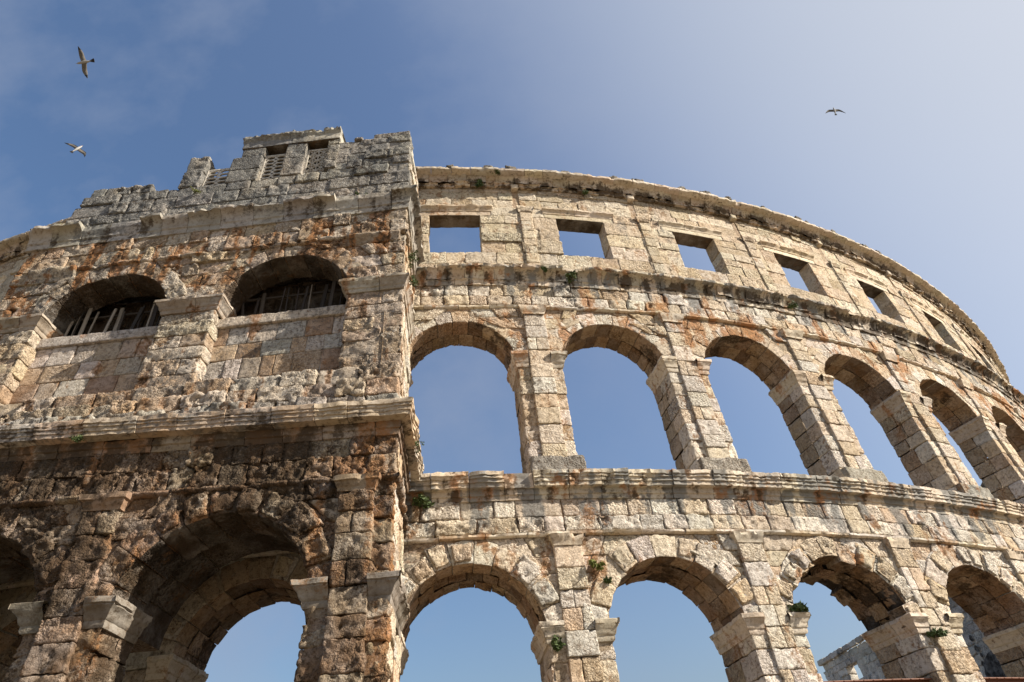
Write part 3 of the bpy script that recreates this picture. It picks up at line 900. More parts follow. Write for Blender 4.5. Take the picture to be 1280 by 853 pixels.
# ---- lower storey
piers_low = [(-4.45, XR - .02), (-9.52, -8.11), (-14.7, -13.18)]
for i, (a_, b_) in enumerate(piers_low):
    q = Acc('tower_low')
    pier(q, F_low, a_, b_, GZ, 4.45, TD, .52, 'tower_low', 'tower_low', st, amp=.07, rustic=.5, rside=i > 0)
    po = put(q.build('lower_pier', M_ROUGH), tower)
    q = Acc('tower_low')
    mid = (a_ + b_) / 2 + (.0 if i else .04); pw = .74
    pilaster(q, F_low, mid, pw, GZ, 6.62, .13, .52, 'tower_low', 'tower_low', st, amp=.055)
    put(q.build('pilaster', M_ROUGH), po)
    for lr in (True, False):
        q = Acc('tower_low')
        impost(q, F_low, a_, b_, 4.27, 4.78, TD, (mid - pw / 2, mid + pw / 2), o=.24, pal='tower_mould', kind='tower_mould', side=2.2 if i == 0 else None, left=lr, right=not lr)
        put(q.build('impost', M_MOULD), po)
    q = Acc('tower_low')
    sweep(q, F_low, [(mid - pw / 2, 0), (mid - pw / 2, .13), (mid + pw / 2, .13), (mid + pw / 2, 0)], [(-1, 0), (0, 1), (1, 0)],
          [(-.02, 6.6), (.02, 6.6), (.03, 6.68), (.05, 6.70), (.08, 6.80), (.11, 6.82), (.12, 6.94), (-.02, 6.94)], step=.07, chip=.06, pal='tower_low')
    put(q.build('pilaster_cap', M_MOULD), po)
for i, (c, r) in enumerate(CT):
    q = Acc('tower_low')
    arch(q, F_low, c, r, 4.53, TD, S1 + .02, n=11, pal='tower_low', kind='tower_low', spal='soffit_dark', proud=.09, step=st, rmax=.62, amp=.06, ragged=.04, rows=1, boss=.6)
    q2 = Acc('tower_low')
    # the deeper vault behind the front arch, a little higher, down to a second ring
    arch(q, lambda s, z, d: F_low(s, z, d - TD), c, r + .22, 4.53, 1.35, 8.5, n=9, pal='tower_low', spal='soffit_dark', kind='soffit', rows=1, step=.09, rmax=.5)
    core_arch(q, F_low, c, r, 4.53, S1, c - 2.6, c + 2.6, TD, 'tower_low', 'tower_low')
    put(q.build('lower_arch', M_ROUGH), tower)
q = Acc('tower_low')
spl = dict(amp=.06, rustic=.6, proud=.045, freq=8.0)
spandrel(q, F_low, circ(CT[0][0], CT[0][1] + .28, 4.53, 1), E(XR - .01), 4.45, S1, 'tower_low', 'tower_low', st, open_r=True, deep=.17, **spl)
spandrel(q, F_low, circ(CT[1][0], CT[1][1] + .28, 4.53, 1), circ(CT[0][0], CT[0][1] + .28, 4.53, -1), 4.45, S1, 'tower_low', 'tower_low', st, **spl)
spandrel(q, F_low, E(-14.75), circ(CT[1][0], CT[1][1] + .28, 4.53, -1), 4.45, S1, 'tower_low', 'tower_low', st, **spl)
for za, zb, ru in ((S1 + .04, 7.5, .9), (7.5, 8.02, .5)):
    fill_course(q, F_low, za, zb, E(XL), E(XR + .02), .62, 'tower_low', open_r=True, deep=.17, step=st, kind='tower_low', amp=.055, rustic=ru, proud=.04, d=.05, r=.03, freq=8.0)
core_box(q, F_low, XL, XR, S1, 8.73, TD, 'tower_low', 'tower_low', inset=0)
sweep(q, F_low, [(XL, 0), (XR, 0), (XR - SK * 2.6, -2.6)], [(0, 1), (1, 0)], [(-.02, S1 - .06), (.06, S1 - .06), (.13, S1 - .02), (.14, S1 + .04), (.02, S1 + .05)], step=.09, pal='tower_low', chip=.06)
so_ = put(q.build('lower_wall', M_ROUGH), tower)
q = Acc('main')
side_fill(q, XR - .01, yl(XR), 14.75, courses(GZ, 8.05, .55), 'main', 'main')
put(q.build('side_wall', M_ROUGH), tower)
q = Acc('tower_cornice')
prc1 = [(-.02, 7.98), (.07, 7.98), (.08, 8.12), (.12, 8.14), (.13, 8.315), (.36, 8.33), (.36, 8.42), (.39, 8.43), (.39, 8.52), (.42, 8.53), (.42, 8.59), (.45, 8.60), (.45, 8.715), (.43, 8.735), (-.3, 8.75)]
kc = dict(step=.07, chip=.045, amp=.012, joint=(.7, 1.2))
sweep(q, F_low, [(XL - .05, 0), (XR, 0), (XR - SK * 2.75, -2.75)], [(0, 1), (1, 0)], prc1[:5], pal='tower_low', kind='tower_low', **kc)  # bed in the darker palette: shade below the overhang put into its colour
sweep(q, F_low, [(XL - .05, 0), (XR, 0), (XR - SK * 2.75, -2.75)], [(0, 1), (1, 0)], prc1[4:], pal='tower_up', kind='tower_cornice', broken=((-4.75, -4.35, .9),), **kc)
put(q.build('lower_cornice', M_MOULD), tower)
# floor of the upper storey (keeps the inside dark)
def slab(name, x0, x1, y0, y1, z0, z1, mat, parent, tnt=(.2, .16, .12)):
    q = Acc('soffit')
    F = lambda s, z, d: np.stack([s, y1 - d, z], -1)
    box(q, F, x0, x1, z0, z1, 0, y1 - y0, faces='flrbtk', r=.02, amp=.02, step=.4, tint=tnt)
    return put(q.build(name, mat), parent)
slab('floor_slab', XL + .3, XR - .7, 11.9, 14.6, 8.3, 8.68, M_ROUGH, tower)

# ---- stepped courses on the cornice, then the upper storey
q = Acc('tower_up')
def F_step(off):
    # between the skewed lower plane and the straight upper one
    return lambda s, z, d: np.stack([s + 0 * d, YU - (YU - yl(s)) * off - d, z + 0 * s], -1)
for za, zb, of, dd in ((8.735, 9.16, .75, .16), (9.16, 9.66, .45, .12), (9.66, 10.2, .15, .07)):
    fill_course(q, F_step(of), za, zb, E(XL), E(XR - (0.0 if dd > .1 else 0)), .85, 'tower_attic' if dd > .15 else 'tower_up', open_r=True, deep=.3, d=dd, step=st, kind='tower_up',
                depth=.8, amp=.06, rustic=.4, proud=.07, r=.035, gap=.014)
put(q.build('stepped_plinth', M_ROUGH), tower)
piers_up = [(-4.45, XR), (-9.67, -8.14), (XL, -13.27)]
for i, (a_, b_) in enumerate(piers_up):
    q = Acc('tower_up')
    pier(q, F_up, a_, b_, 10.15, 12.9, .9, .5, 'tower_up', 'tower_up', st, amp=.045, rustic=.4, rside=i > 0)
    po = put(q.build('upper_pier', M_ROUGH), tower)
    q = Acc('tower_up')
    impost(q, F_up, a_, b_, 12.9, 13.36, .75, None, o=.2, pal='tower_mould2', kind='tower_up', side=2.4 if i == 0 else None, chip=.05)
    put(q.build('impost', M_MOULD), po)
for i, (c, r) in enumerate(CU):
    q = Acc('tower_up')
    arch(q, F_up, c, r, 13.0, .9, S2 + .02, n=11, pal='tower_up', kind='tower_up', spal='soffit_dark', proud=.05, step=st, rmax=.55, amp=.045, ragged=.03, rows=1)
    core_arch(q, F_up, c, r, 13.0, S2, c - 2.6, c + 2.6, .9, 'tower_up', 'tower_up')
    put(q.build('upper_arch', M_ROUGH), tower)
    # the wall that fills the lower part of the opening
    q = Acc('infill')
    cs = courses(10.1, 12.5, .58)
    for za, zb in zip(cs[:-1], cs[1:]):
        fill_course(q, F_up, za, zb, E(c - r - .1), E(c + r + .1), .62, 'infill', d=-.40, step=.06, kind='infill', amp=.018, rustic=.15, proud=.012, r=.02, gap=.007)
    box(q, F_up, c - r - .1, c + r + .1, 12.5, 12.86, -.66, -.32, faces='fbtlr', r=.03, amp=.02, step=.07, tint=tint('infill'), kind='infill')
    core_box(q, F_up, c - r - .1, c + r + .1, 10, 12.5, .72, 'infill', 'infill', inset=.44)
    put(q.build('blocked_opening', M_ROUGH), tower)
    # upright boards in the lunette
    q = Acc('none')
    x = c - r + .1
    while x < c + r:
        hh = math.sqrt(max(.02, (r + .12) ** 2 - (x - c) ** 2))
        w = random.choice((.035, .05, .07, .11))
        lean = random.gauss(0, .05)
        d_ = -.78 + random.uniform(-.10, .08)
        def mp_(a, b2, cc, x=x, lean=lean, d_=d_): return x - w / 2 + a + lean * b2, 12.8 + b2, d_ - .04 + cc
        if random.random() < .85:
            block(q, F_up, mp_, (w, min(hh + .2, 1.6) * random.uniform(.8, 1), .04), faces='flrtk', r=.006, amp=.01, step=.1, tint=random.choice(((.06, .045, .035), (.10, .08, .06), (.05, .04, .03), (.50, .44, .36) if i else (.32, .27, .21), (.42, .37, .30) if i else (.08, .06, .05))))  # paler boards at left, darker at right: light and shade in the tint
        x += random.uniform(.10, .24)
    for zr in (13.25, 14.05):
        hw_ = math.sqrt(max(.1, (r + .05) ** 2 - (zr - 13.0) ** 2))
        box(q, F_up, c - hw_, c + hw_, zr, zr + .07, -.93, -.88, faces='fbt', r=.008, amp=.012, step=.1, tint=(.07, .055, .04))
    put(q.build('slatted_screen', M_PLANK), tower)
    # masonry behind the boards, the dark palette stands for the shade inside
    q = Acc('soffit')
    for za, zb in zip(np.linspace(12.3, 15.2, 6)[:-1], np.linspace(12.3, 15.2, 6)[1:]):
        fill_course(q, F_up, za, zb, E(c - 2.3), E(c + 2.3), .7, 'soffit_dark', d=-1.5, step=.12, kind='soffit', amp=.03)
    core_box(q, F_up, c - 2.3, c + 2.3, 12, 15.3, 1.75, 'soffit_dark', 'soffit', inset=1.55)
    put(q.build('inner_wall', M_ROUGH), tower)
q = Acc('tower_up')
spl = dict(amp=.05, rustic=.45, proud=.03)
spandrel(q, F_up, circ(CU[0][0], CU[0][1] + .28, 13.0, 1), E(XR), 12.95, S2, 'tower_up', 'tower_up', st, open_r=True, deep=.17, **spl)
spandrel(q, F_up, circ(CU[1][0], CU[1][1] + .28, 13.0, 1), circ(CU[0][0], CU[0][1] + .28, 13.0, -1), 12.95, S2, 'tower_up', 'tower_up', st, **spl)
spandrel(q, F_up, E(XL), circ(CU[1][0], CU[1][1] + .28, 13.0, -1), 12.95, S2, 'tower_up', 'tower_up', st, open_l=True, deep=.5, **spl)
for za, zb, ru in ((S2 + .05, 15.98, .5), (15.98, 16.52, .3)):
    fill_course(q, F_up, za, zb, E(XL), E(XR + .02), .68, 'tower_up', open_r=True, deep=.17, step=st, kind='tower_up', amp=.04, rustic=ru, proud=.025, d=.04)
core_box(q, F_up, XL, XR, S2, 17.2, .9, 'tower_up', 'tower_up', inset=.0)
sweep(q, F_up, [(XL, 0), (XR, 0), (XR - SK * 2.6, -2.6)], [(0, 1), (1, 0)], [(-.02, S2 - .06), (.05, S2 - .06), (.10, S2 - .02), (.11, S2 + .04), (.02, S2 + .05)], step=.08, pal='tower_up', chip=.06,
      broken=((-8.8, -7.6, .3),))
sweep(q, F_up, [(-4.6, 0), (-3.0, 0)], [(0, 1)], [(-.02, 15.0), (.03, 15.0), (.05, 15.1), (.10, 15.22), (.16, 15.30), (.16, 15.36), (-.02, 15.37)], step=.07, pal='tower_up', chip=.05, closeends=True)
sweep(q, F_up, [(-14.3, 0), (-12.9, 0)], [(0, 1)], [(-.02, 14.85), (.06, 14.85), (.08, 15.0), (.16, 15.15), (.22, 15.28), (.22, 15.36), (-.02, 15.37)], step=.07, pal='tower_up', chip=.05, closeends=True)
put(q.build('upper_wall', M_ROUGH), tower)
q = Acc('main')
side_fill(q, XR, YU, 14.9, courses(8.73, 16.5, .52), 'main', 'main')
put(q.build('side_wall', M_ROUGH), tower)
q = Acc('tower_up')
FsL = lambda s, z, d: np.stack([XL - d, YU + s, z + 0 * s], -1)
for zz in ((GZ, 17.25),):
    box(q, FsL, 0.3, 3.2, zz[0], zz[1], -.4, 0, faces='flrbtk', amp=.03, step=.25, tint=tint('tower_up'))
put(q.build('side_wall', M_ROUGH), tower)
q = Acc('tower_cornice')
prc2 = [(-.02, 16.48), (.09, 16.48), (.09, 16.70), (.13, 16.74)] + [(.13 + .24 * (1 - math.cos(t)), 16.76 + .36 * math.sin(t)) for t in np.linspace(.1, 1.5, 6)] + [(.41, 17.13), (.41, 17.21), (.39, 17.25), (-.4, 17.27)]
sweep(q, F_up, [(-15.0, 0), (XR, 0), (XR - SK * 2.8, -2.8)], [(0, 1), (1, 0)], prc2, step=.065, chip=.08, amp=.016, joint=(.6, 1.1), kind='tower_cornice', pal='tower_attic',
      broken=((-4.75, -3.6, .55), (-7.9, -6.9, .8), (-10.9, -9.9, .65), (-13.6, -11.3, .5)), closeends=True)
put(q.build('upper_cornice', M_MOULD), tower)
slab('added_roof_slab', XL + .3, XR - .7, 12.6, 14.8, 16.7, 17.1, M_ROUGH, tower)  # unseen deck added so that the tower inside stays dark

# ---- attic: broken parapet, window frames, pierced stone screens
q = Acc('tower_attic')
def att(x0, x1, z0, z1, h=.5, w=.9, d=0.0, dep=.5, **k):
    cs = courses(z0, z1, h)
    kk = dict(step=.055, kind='tower_attic', amp=.04, rustic=.35, proud=.025, r=.035, depth=dep, gap=.014); kk.update(k)
    for za, zb in zip(cs[:-1], cs[1:]):
        fill_course(q, F_att, za, zb, E(x0), E(x1), w, 'tower_attic', d=d, open_l=True, open_r=True, deep=dep, faces='flrbt', **kk)
att(-14.55, XR, 17.25, 18.35)
att(-14.5, XR, 18.35, 19.0)
att(-14.35, XR, 19.0, 19.5)
att(-14.2, -12.05, 19.5, 20.0, w=.6)
att(-14.9, -14.5, 17.25, 17.95, amp=.1)
att(-5.80, XR, 19.5, 20.9, d=.0)
att(-5.55, XR, 20.9, 21.33, amp=.028, rustic=.1)
att(-4.25, XR - .05, 21.33, 21.62, w=1.4, amp=.025, rustic=0)
att(-4.98, -4.66, 21.33, 21.5, h=.2)
core_box(q, F_att, -14.5, XR, 17.2, 18.9, .5, 'tower_attic', 'tower_attic')
core_box(q, F_att, -5.75, XR, 18.9, 21.2, .5, 'tower_attic', 'tower_attic')
ap = put(q.build('attic_wall', M_ROUGH), tower)
q = Acc('tower_attic')
def jamb():
    global q
    put(q.build('window_jamb', M_ROUGH), ap); q = Acc('tower_attic')
att(-11.08, -10.38, 19.5, 21.45, h=.95, w=1.2, dep=.62, amp=.03)
jamb()
att(-9.42, -8.32, 19.5, 21.05, h=.75, w=1.3, dep=.62, amp=.025)
att(-9.15, -8.28, 21.05, 21.58, h=.6, w=1.3, dep=.62, amp=.025)
jamb()
att(-7.48, -6.72, 19.55, 21.6, h=1.0, w=1.2, dep=.62, amp=.03)
jamb()
att(-5.95, -5.50, 19.65, 21.6, h=.5, w=1.2, dep=.62, amp=.04)
put(q.build('window_jamb', M_ROUGH), ap)
q = Acc('tower_attic')
box(q, F_att, -9.2, -7.35, 21.6, 22.02, -.62, .02, faces='flrtk', r=.02, amp=.03, step=.06, tint=tint('tower_attic'))
box(q, F_att, -9.2, -7.35, 21.6, 22.02, -.62, .02, faces='b', r=.02, amp=.03, step=.08, tint=tint('soffit_dark'), kind='soffit')  # lintel underside tinted dark to carry its own shade
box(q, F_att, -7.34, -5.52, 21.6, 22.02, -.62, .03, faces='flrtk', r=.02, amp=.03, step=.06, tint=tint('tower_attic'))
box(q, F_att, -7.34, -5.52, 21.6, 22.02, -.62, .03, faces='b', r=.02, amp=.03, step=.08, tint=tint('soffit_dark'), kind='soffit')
sweep(q, F_att, [(-9.22, 0), (-5.52, 0)], [(0, 1)], [(0, 21.95), (.04, 22.0), (.06, 22.08), (.13, 22.14), (.13, 22.28), (-.6, 22.3)], step=.07, chip=.12, amp=.03, joint=(.9, 1.9), pal='tower_attic', closeends=True)
put(q.build('window_lintel', M_MOULD), ap)

def screen(x0, x1, z0, z1, d, pat):
    """pierced stone lattice: a slab built of bars left between round holes or of crossing straps"""
    bm_v = []; q = Acc('none')
    F = F_att
    T_ = dict(r=.012, amp=.008, step=.06, tint=(.50, .46, .39))
    box(q, F, x0, x0 + .06, z0, z1, d - .07, d, faces='flrbtk', **T_)
    box(q, F, x1 - .06, x1, z0, z1, d - .07, d, faces='flrbtk', **T_)
    box(q, F, x0 + .06, x1 - .06, z1 - .09, z1, d - .07, d, faces='flrbtk', **T_)
    box(q, F, x0 + .06, x1 - .06, z0, z0 + .06, d - .07, d, faces='flrbtk', **T_)
    xa, xb, za, zb = x0 + .06, x1 - .06, z0 + .06, z1 - .09
    if pat == 'holes':
        nx = 2; nz = max(2, round((zb - za) / .24))
        cw = (xb - xa) / nx; ch = (zb - za) / nz
        for i in range(nx):
            for j in range(nz):
                cx = xa + cw * (i + .5); cz = za + ch * (j + .5)
                n = 16
                ph = np.linspace(0, 2 * math.pi, n + 1)
                rx, rz = cw * .40, ch * .38
                inn = np.stack([cx + rx * np.cos(ph), cz + rz * np.sin(ph)], -1)
                k = np.minimum(cw / 2 / np.maximum(abs(np.cos(ph)), 1e-6), ch / 2 / np.maximum(abs(np.sin(ph)), 1e-6))
                oo = np.stack([cx + k * np.cos(ph), cz + k * np.sin(ph)], -1)
                P = np.concatenate([inn, oo])
                X = np.concatenate([F(P[:, 0], P[:, 1], np.full(len(P), d - .01)), F(inn[:, 0], inn[:, 1], np.full(n + 1, d - .06))])
                Q = [(a, n + 1 + a, n + 2 + a, a + 1) for a in range(n)] + [(a, a + 1, 2 * n + 3 + a, 2 * n + 2 + a) for a in range(n)]
                q.add(X, np.zeros_like(X), 0.0, 0, (.50, .46, .39), np.array(Q))
    else:
        def bar(p, q_, w=.05):
            p = np.array(p); q_ = np.array(q_); L = np.hypot(*(q_ - p)); t = (q_ - p) / L; nrm = np.array([-t[1], t[0]])
            dj = random.uniform(-.004, .004)
            def mp_(a, b, c):
                return p[0] + t[0] * a + nrm[0] * (b - w / 2), p[1] + t[1] * a + nrm[1] * (b - w / 2), d - .055 + dj + c
            block(q, F, mp_, (L, w, .045), faces='flrbtk', r=.008, amp=.006, step=.08, tint=(.46, .42, .35))
        nx, nz = 2, max(2, round((zb - za) / ((xb - xa) / 2)))
        for i in range(nx):
            for j in range(nz):
                a0, a1 = xa + (xb - xa) * i / nx, xa + (xb - xa) * (i + 1) / nx
                b0, b1 = za + (zb - za) * j / nz, za + (zb - za) * (j + 1) / nz
                bar((a0, b0), (a1, b1)); bar((a0, b1), (a1, b0))
                bar(((a0 + a1) / 2, b0), ((a0 + a1) / 2, b1), .035)
        for j in range(1, nz): bar((xa, za + (zb - za) * j / nz), (xb, za + (zb - za) * j / nz), .04)
        bar(((xa + xb) / 2, za), ((xa + xb) / 2, zb), .045)
    put(q.build('pierced_screen', M_MOULD), ap)
screen(-6.72, -5.90, 19.55, 21.3, -.16, 'straps')
screen(-8.32, -7.46, 19.5, 21.25, -.16, 'holes')
screen(-10.38, -9.42, 19.5, 20.78, -.2, 'holes')
# right side of the attic
q = Acc('main')
side_fill(q, XR - .02, YA, 14.2, courses(17.25, 21.0, .5), 'main', 'main', sk=.02)
side_fill(q, XR - .1, YA, 13.3, courses(21.0, 21.35, .5), 'main', 'main', sk=.02)
put(q.build('attic_side_wall', M_ROUGH), ap)
# backing behind the screens, coloured near black to stand for the shade there
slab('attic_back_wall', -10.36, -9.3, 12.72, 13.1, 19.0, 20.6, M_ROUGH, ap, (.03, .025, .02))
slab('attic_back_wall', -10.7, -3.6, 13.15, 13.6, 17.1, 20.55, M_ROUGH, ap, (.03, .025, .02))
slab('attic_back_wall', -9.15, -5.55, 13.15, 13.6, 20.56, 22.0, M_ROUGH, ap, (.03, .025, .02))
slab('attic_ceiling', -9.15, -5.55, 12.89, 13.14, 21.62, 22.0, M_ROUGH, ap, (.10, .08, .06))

# ================================================================== FAR SIDE OF THE ARENA
farw = empty('far_arena_wall', (41, 90, GZ), 'pale grey far arena wall with a square window, seen through the lower right arches', 'ruined wall')
P1 = np.array([38.0, 100.5]); DR = np.array([.18, -1.0]); DR /= np.hypot(*DR); NF = np.array([DR[1], -DR[0]]) * 1.0
if NF @ np.array([0, -1.0]) < 0 and NF[0] > 0: NF = -NF
NF = np.array([-.984, -.177])
def F_far(s, z, d):
    return np.stack([P1[0] + DR[0] * s + NF[0] * d, P1[1] + DR[1] * s + NF[1] * d, z + 0 * s], -1)
q = Acc('far')
wl, wr, wz0, wz1 = 6.3, 9.0, 16.6, 18.35
kw = dict(step=.3, kind='far', amp=.12, r=.06, gap=.03, depth=.5, proud=.08, faces='flrbt')
cs = list(np.arange(-1.7, 16.61, .91)) + [16.6]
cs = sorted(set(np.round(cs, 2)))
for za, zb in zip(cs[:-1], cs[1:]):
    if zb - za < .2: continue
    fill_course(q, F_far, za, zb, E(1.2 + random.uniform(-.5, .5)), E(46), 1.6, 'far', open_l=True, deep=1.2, **kw)
for za, zb in ((16.6, 17.5), (17.5, 18.35)):
    fill_course(q, F_far, za, zb, E(1.0 + random.uniform(-.5, .3)), E(wl), 1.6, 'far', open_l=True, open_r=True, deep=1.2, **kw)
    fill_course(q, F_far, za, zb, E(wr), E(46), 1.6, 'far', open_l=True, deep=1.2, **kw)
for za, zb in ((18.35, 19.1), (19.1, 19.9)):
    fill_course(q, F_far, za, zb, E(1.0 + random.uniform(-.4, .4)), E(46), 1.7, 'far', open_l=True, deep=1.2, **kw)
core_box(q, F_far, 1.6, wl, GZ, 19.5, 1.2, 'far', 'far', n=4, side=.1)
core_box(q, F_far, wr, 46, GZ, 19.5, 1.2, 'far', 'far', n=12, side=.1)
core_box(q, F_far, wl - .2, wr + .2, GZ, 16.5, 1.2, 'far', 'far', n=2, side=0)
core_box(q, F_far, wl - .2, wr + .2, 18.4, 19.5, 1.2, 'far', 'far', n=2, side=0)
fw_ = put(q.build('wall_face', M_ROUGH), farw)
q = Acc('far')
kw['proud'] = .05
fill_course(q, F_far, 19.9, 20.6, E(.6), E(46), 1.5, 'far', d=.35, open_l=True, deep=1.3, **kw)
put(q.build('coping', M_ROUGH), farw)
def far_px(px, py, d=.05):
    v = FW + RT * (px - 640) / F_PX - UP * (py - 426.5) / F_PX
    # intersect with the far plane
    n = np.array([NF[0], NF[1], 0]); p0 = np.array([P1[0] + NF[0] * d, P1[1] + NF[1] * d, 0])
    return v * (n @ p0) / (n @ v)
# near-black sheets on the far wall stand for shade in sockets and a doorway
q = Acc('none')
def hole(s, z, w, h, dark=(.03, .025, .02)):
    n = 10
    ph = np.linspace(0, 2 * math.pi, n, endpoint=False)
    # a shallow near-black dish before the facing, painted as the socket's shade
    P = np.stack([s + w * np.cos(ph) * (1 + .2 * np.sin(3 * ph + s)), z + h * np.sin(ph)], -1)
    X = np.concatenate([F_far(P[:, 0], P[:, 1], np.full(n, .16)), F_far(P[:, 0] * .6 + s * .4, P[:, 1] * .6 + z * .4, np.full(n, .13)),
                        F_far(P[:, 0] * .1 + s * .9, P[:, 1] * .1 + z * .9, np.full(n, .125))])
    Q = [(i, (i + 1) % n, n + (i + 1) % n, n + i) for i in range(n)] + [(n + i, n + (i + 1) % n, 2 * n + (i + 1) % n, 2 * n + i) for i in range(n)]
    q.add(X, np.zeros_like(X), 0., 0, dark, np.array(Q), kind='none')
for px, py, w in ((1215, 798, .5), (1222, 811, .55), (1228, 819, .35), (1230, 830, .45), (1234, 827, .3)):
    X = far_px(px, py); s = (X[:2] - P1) @ DR
    hole(s, X[2], w * .5, w * .6)
put(q.build('socket_shade_patch', M_MOULD), farw)
X = far_px(1260, 850); s = (X[:2] - P1) @ DR
q = Acc('none')
n = 14
ph = np.linspace(0, math.pi, n + 1)
P = np.concatenate([np.stack([s + 2.4 * np.cos(ph), X[2] + 2.6 * np.sin(ph)], -1), np.stack([s + 2.4 * np.cos(ph), np.full(n + 1, X[2] - 6)], -1)])
XX = F_far(P[:, 0], P[:, 1], np.full(len(P), .17))
q.add(XX, np.zeros_like(XX), 0., 0, (.02, .018, .016), np.array([(i, i + 1, n + 2 + i, n + 1 + i) for i in range(n)]), kind='none')
put(q.build('doorway_shade_sheet', M_MOULD), farw)

# ================================================================== STEEL BEAMS IN TWO LOWER ARCHES
def beam(b, s0, s1, z, d, label):
    e = empty('steel_beam', tuple(F_main(np.array([b * BAY]), np.array([z]), np.array([d]))[0]), label, 'beam', 'steel beams across the lower arches')
    q = Acc('none')
    F = lambda s, zz, dd: F_main(s + b * BAY, zz, dd + d)
    box(q, F, s0, s1, z - .035, z, -.14, .14, faces='flrbtk', r=.008, amp=.003, step=.2, tint=(.3, .2, .1))
    box(q, F, s0, s1, z - .30, z - .037, -.02, .02, faces='flrbtk', r=.008, amp=.003, step=.2, tint=(.3, .2, .1))
    box(q, F, s0, s1, z - .34, z - .303, -.14, .14, faces='flrbtk', r=.008, amp=.003, step=.2, tint=(.3, .2, .1))
    put(q.build('girder', M_RUST), e)
    q = Acc('none')
    for x in np.arange(s0 + .15, s1 - .05, .3):
        box(q, F, x - .02, x + .02, z - .028, z - .008, .138, .158, faces='flrbt', r=.009, amp=0, step=.05, tint=(.1, .07, .05))
    put(q.build('rivet', M_RUST), e)
beam(2, -1.79, 1.79, 3.22, -.35, 'rusty brown steel beam across the arch where the far wall has a square window')
beam(3, -1.79, 1.79, 3.22, -.35, 'rusty brown steel beam across the arch in the bottom right corner')

# ================================================================== PLANTS
def ray(px, py):
    v = FW + RT * (px - 640) / F_PX - UP * (py - 426.5) / F_PX
    return v / np.linalg.norm(v)
def on_main(px, py, d=0.):
    v = ray(px, py); c = np.array([CX, CY]); R = RW + d
    a = v[:2] @ v[:2]; b = -2 * v[:2] @ c; k = c @ c - R * R
    t = (-b - math.sqrt(b * b - 4 * a * k)) / (2 * a)
    return v * t
def on_y(px, py, y): v = ray(px, py); return v * (y / v[1])
def on_x(px, py, x): v = ray(px, py); return v * (x / v[0])
def plant(pos, w, h, label, n=90, leaf=.065, mat=M_LEAF, droop=0., group='small plants growing on the stonework'):
    n = int(n * 1.6); w *= .85; h *= .85
    e = empty('wall_plant', tuple(pos), label, 'plant', group)
    rs = np.random.default_rng(int(abs(pos[0] * 100 + pos[2] * 37)) + 5)
    V = []; Fc = []
    cl = rs.normal(size=(6, 3)) * np.array([w * .3, w * .22, h * .28])
    for i in range(n):
        c = cl[rs.integers(6)] + rs.normal(size=3) * np.array([w * .16, w * .16, h * .16])
        c[2] -= droop * abs(c[0])
        a = rs.normal(size=3); a /= np.linalg.norm(a)
        b = np.cross(a, rs.normal(size=3)); b /= np.linalg.norm(b)
        l = leaf * rs.uniform(.6, 1.4)
        k = len(V)
        V += [c - a * l, c + b * l * .4, c + a * l, c - b * l * .4]
        Fc.append((k, k + 1, k + 2, k + 3))
    me = bpy.data.meshes.new('foliage'); me.from_pydata([tuple(v) for v in V], [], Fc); me.materials.append(mat)
    o = bpy.data.objects.new('foliage', me); COL.objects.link(o); o.parent = e
    V = []; Fc = []
    for i in range(6):
        t = cl[i]; b0 = np.array([rs.normal() * .02, .08, -h * .45])
        k = len(V); wv = np.array([.006, 0, 0]); wy = np.array([0, .006, 0])
        V += [b0 - wv, b0 + wv, t + wv * .5, t - wv * .5, b0 - wy, b0 + wy, t + wy * .5, t - wy * .5]
        Fc += [(k, k + 1, k + 2, k + 3), (k + 4, k + 5, k + 6, k + 7)]
    me = bpy.data.meshes.new('stem'); me.from_pydata([tuple(v) for v in V], [], Fc); me.materials.append(M_WOOD)
    o = bpy.data.objects.new('stem', me); COL.objects.link(o); o.parent = e
    return e
plant(on_main(530, 628, .22), .38, .32, 'dark green bush under the lower cornice beside the tower corner', 200)
plant(on_main(743, 706, .16), .26, .18, 'bright green tuft beside an orange pilaster above the first impost', 110, mat=M_LEAF2)
plant(on_main(760, 726, .1), .16, .12, 'tiny green sprig in the spandrel joint below the bright tuft', 40)
plant(on_main(696, 804, .16), .30, .20, 'green tuft under the impost right of the first lower arch', 130)
plant(on_main(996, 759, .16), .36, .26, 'leafy tuft on top of the impost left of the broken arch', 130)
plant(on_main(1171, 791, .2), .34, .24, 'dark green tuft below the impost at the lower right pier', 110)
plant(on_main(600, 229, .3), .34, .34, 'green tuft hanging under the top cornice over the first window', 110)
plant(on_main(622, 216, .5), .22, .26, 'small green tuft on the face of the top cornice', 70)
plant(on_main(733, 241, .2), .26, .14, 'small dark tuft under the top cornice over the second window', 60)
plant(on_main(715, 345, .42), .34, .34, 'green tuft on the middle cornice below the second window', 110)
plant(on_main(680, 337, .42), .18, .22, 'thin green sprig on the middle cornice left of a bigger tuft', 50)
plant(on_main(991, 382, .42), .34, .26, 'green tuft on the middle cornice below the fourth window', 70)
plant(on_x(516, 322, XR + .12), .34, .42, 'upper of two green tufts in the tower side near the second storey cornice', 110, leaf=.04)
plant(on_x(515, 353, XR + .12), .26, .36, 'lower of two green tufts in the tower side near the second storey cornice', 90, leaf=.04)
plant(on_x(523, 557, XR + .42), .2, .16, 'small green tuft on the lower tower cornice where it turns the corner', 60, leaf=.03)
plant(on_y(98, 547, 11.05), .22, .2, 'dark tuft hanging from the lower tower cornice at the left', 110, leaf=.03)
plant(on_y(308, 515, 11.45), .14, .08, 'left of two tiny tufts on the lower tower cornice edge', 50, leaf=.025)
plant(on_y(361, 513, 11.45), .18, .10, 'right of two tiny tufts on the lower tower cornice edge', 60, leaf=.025)
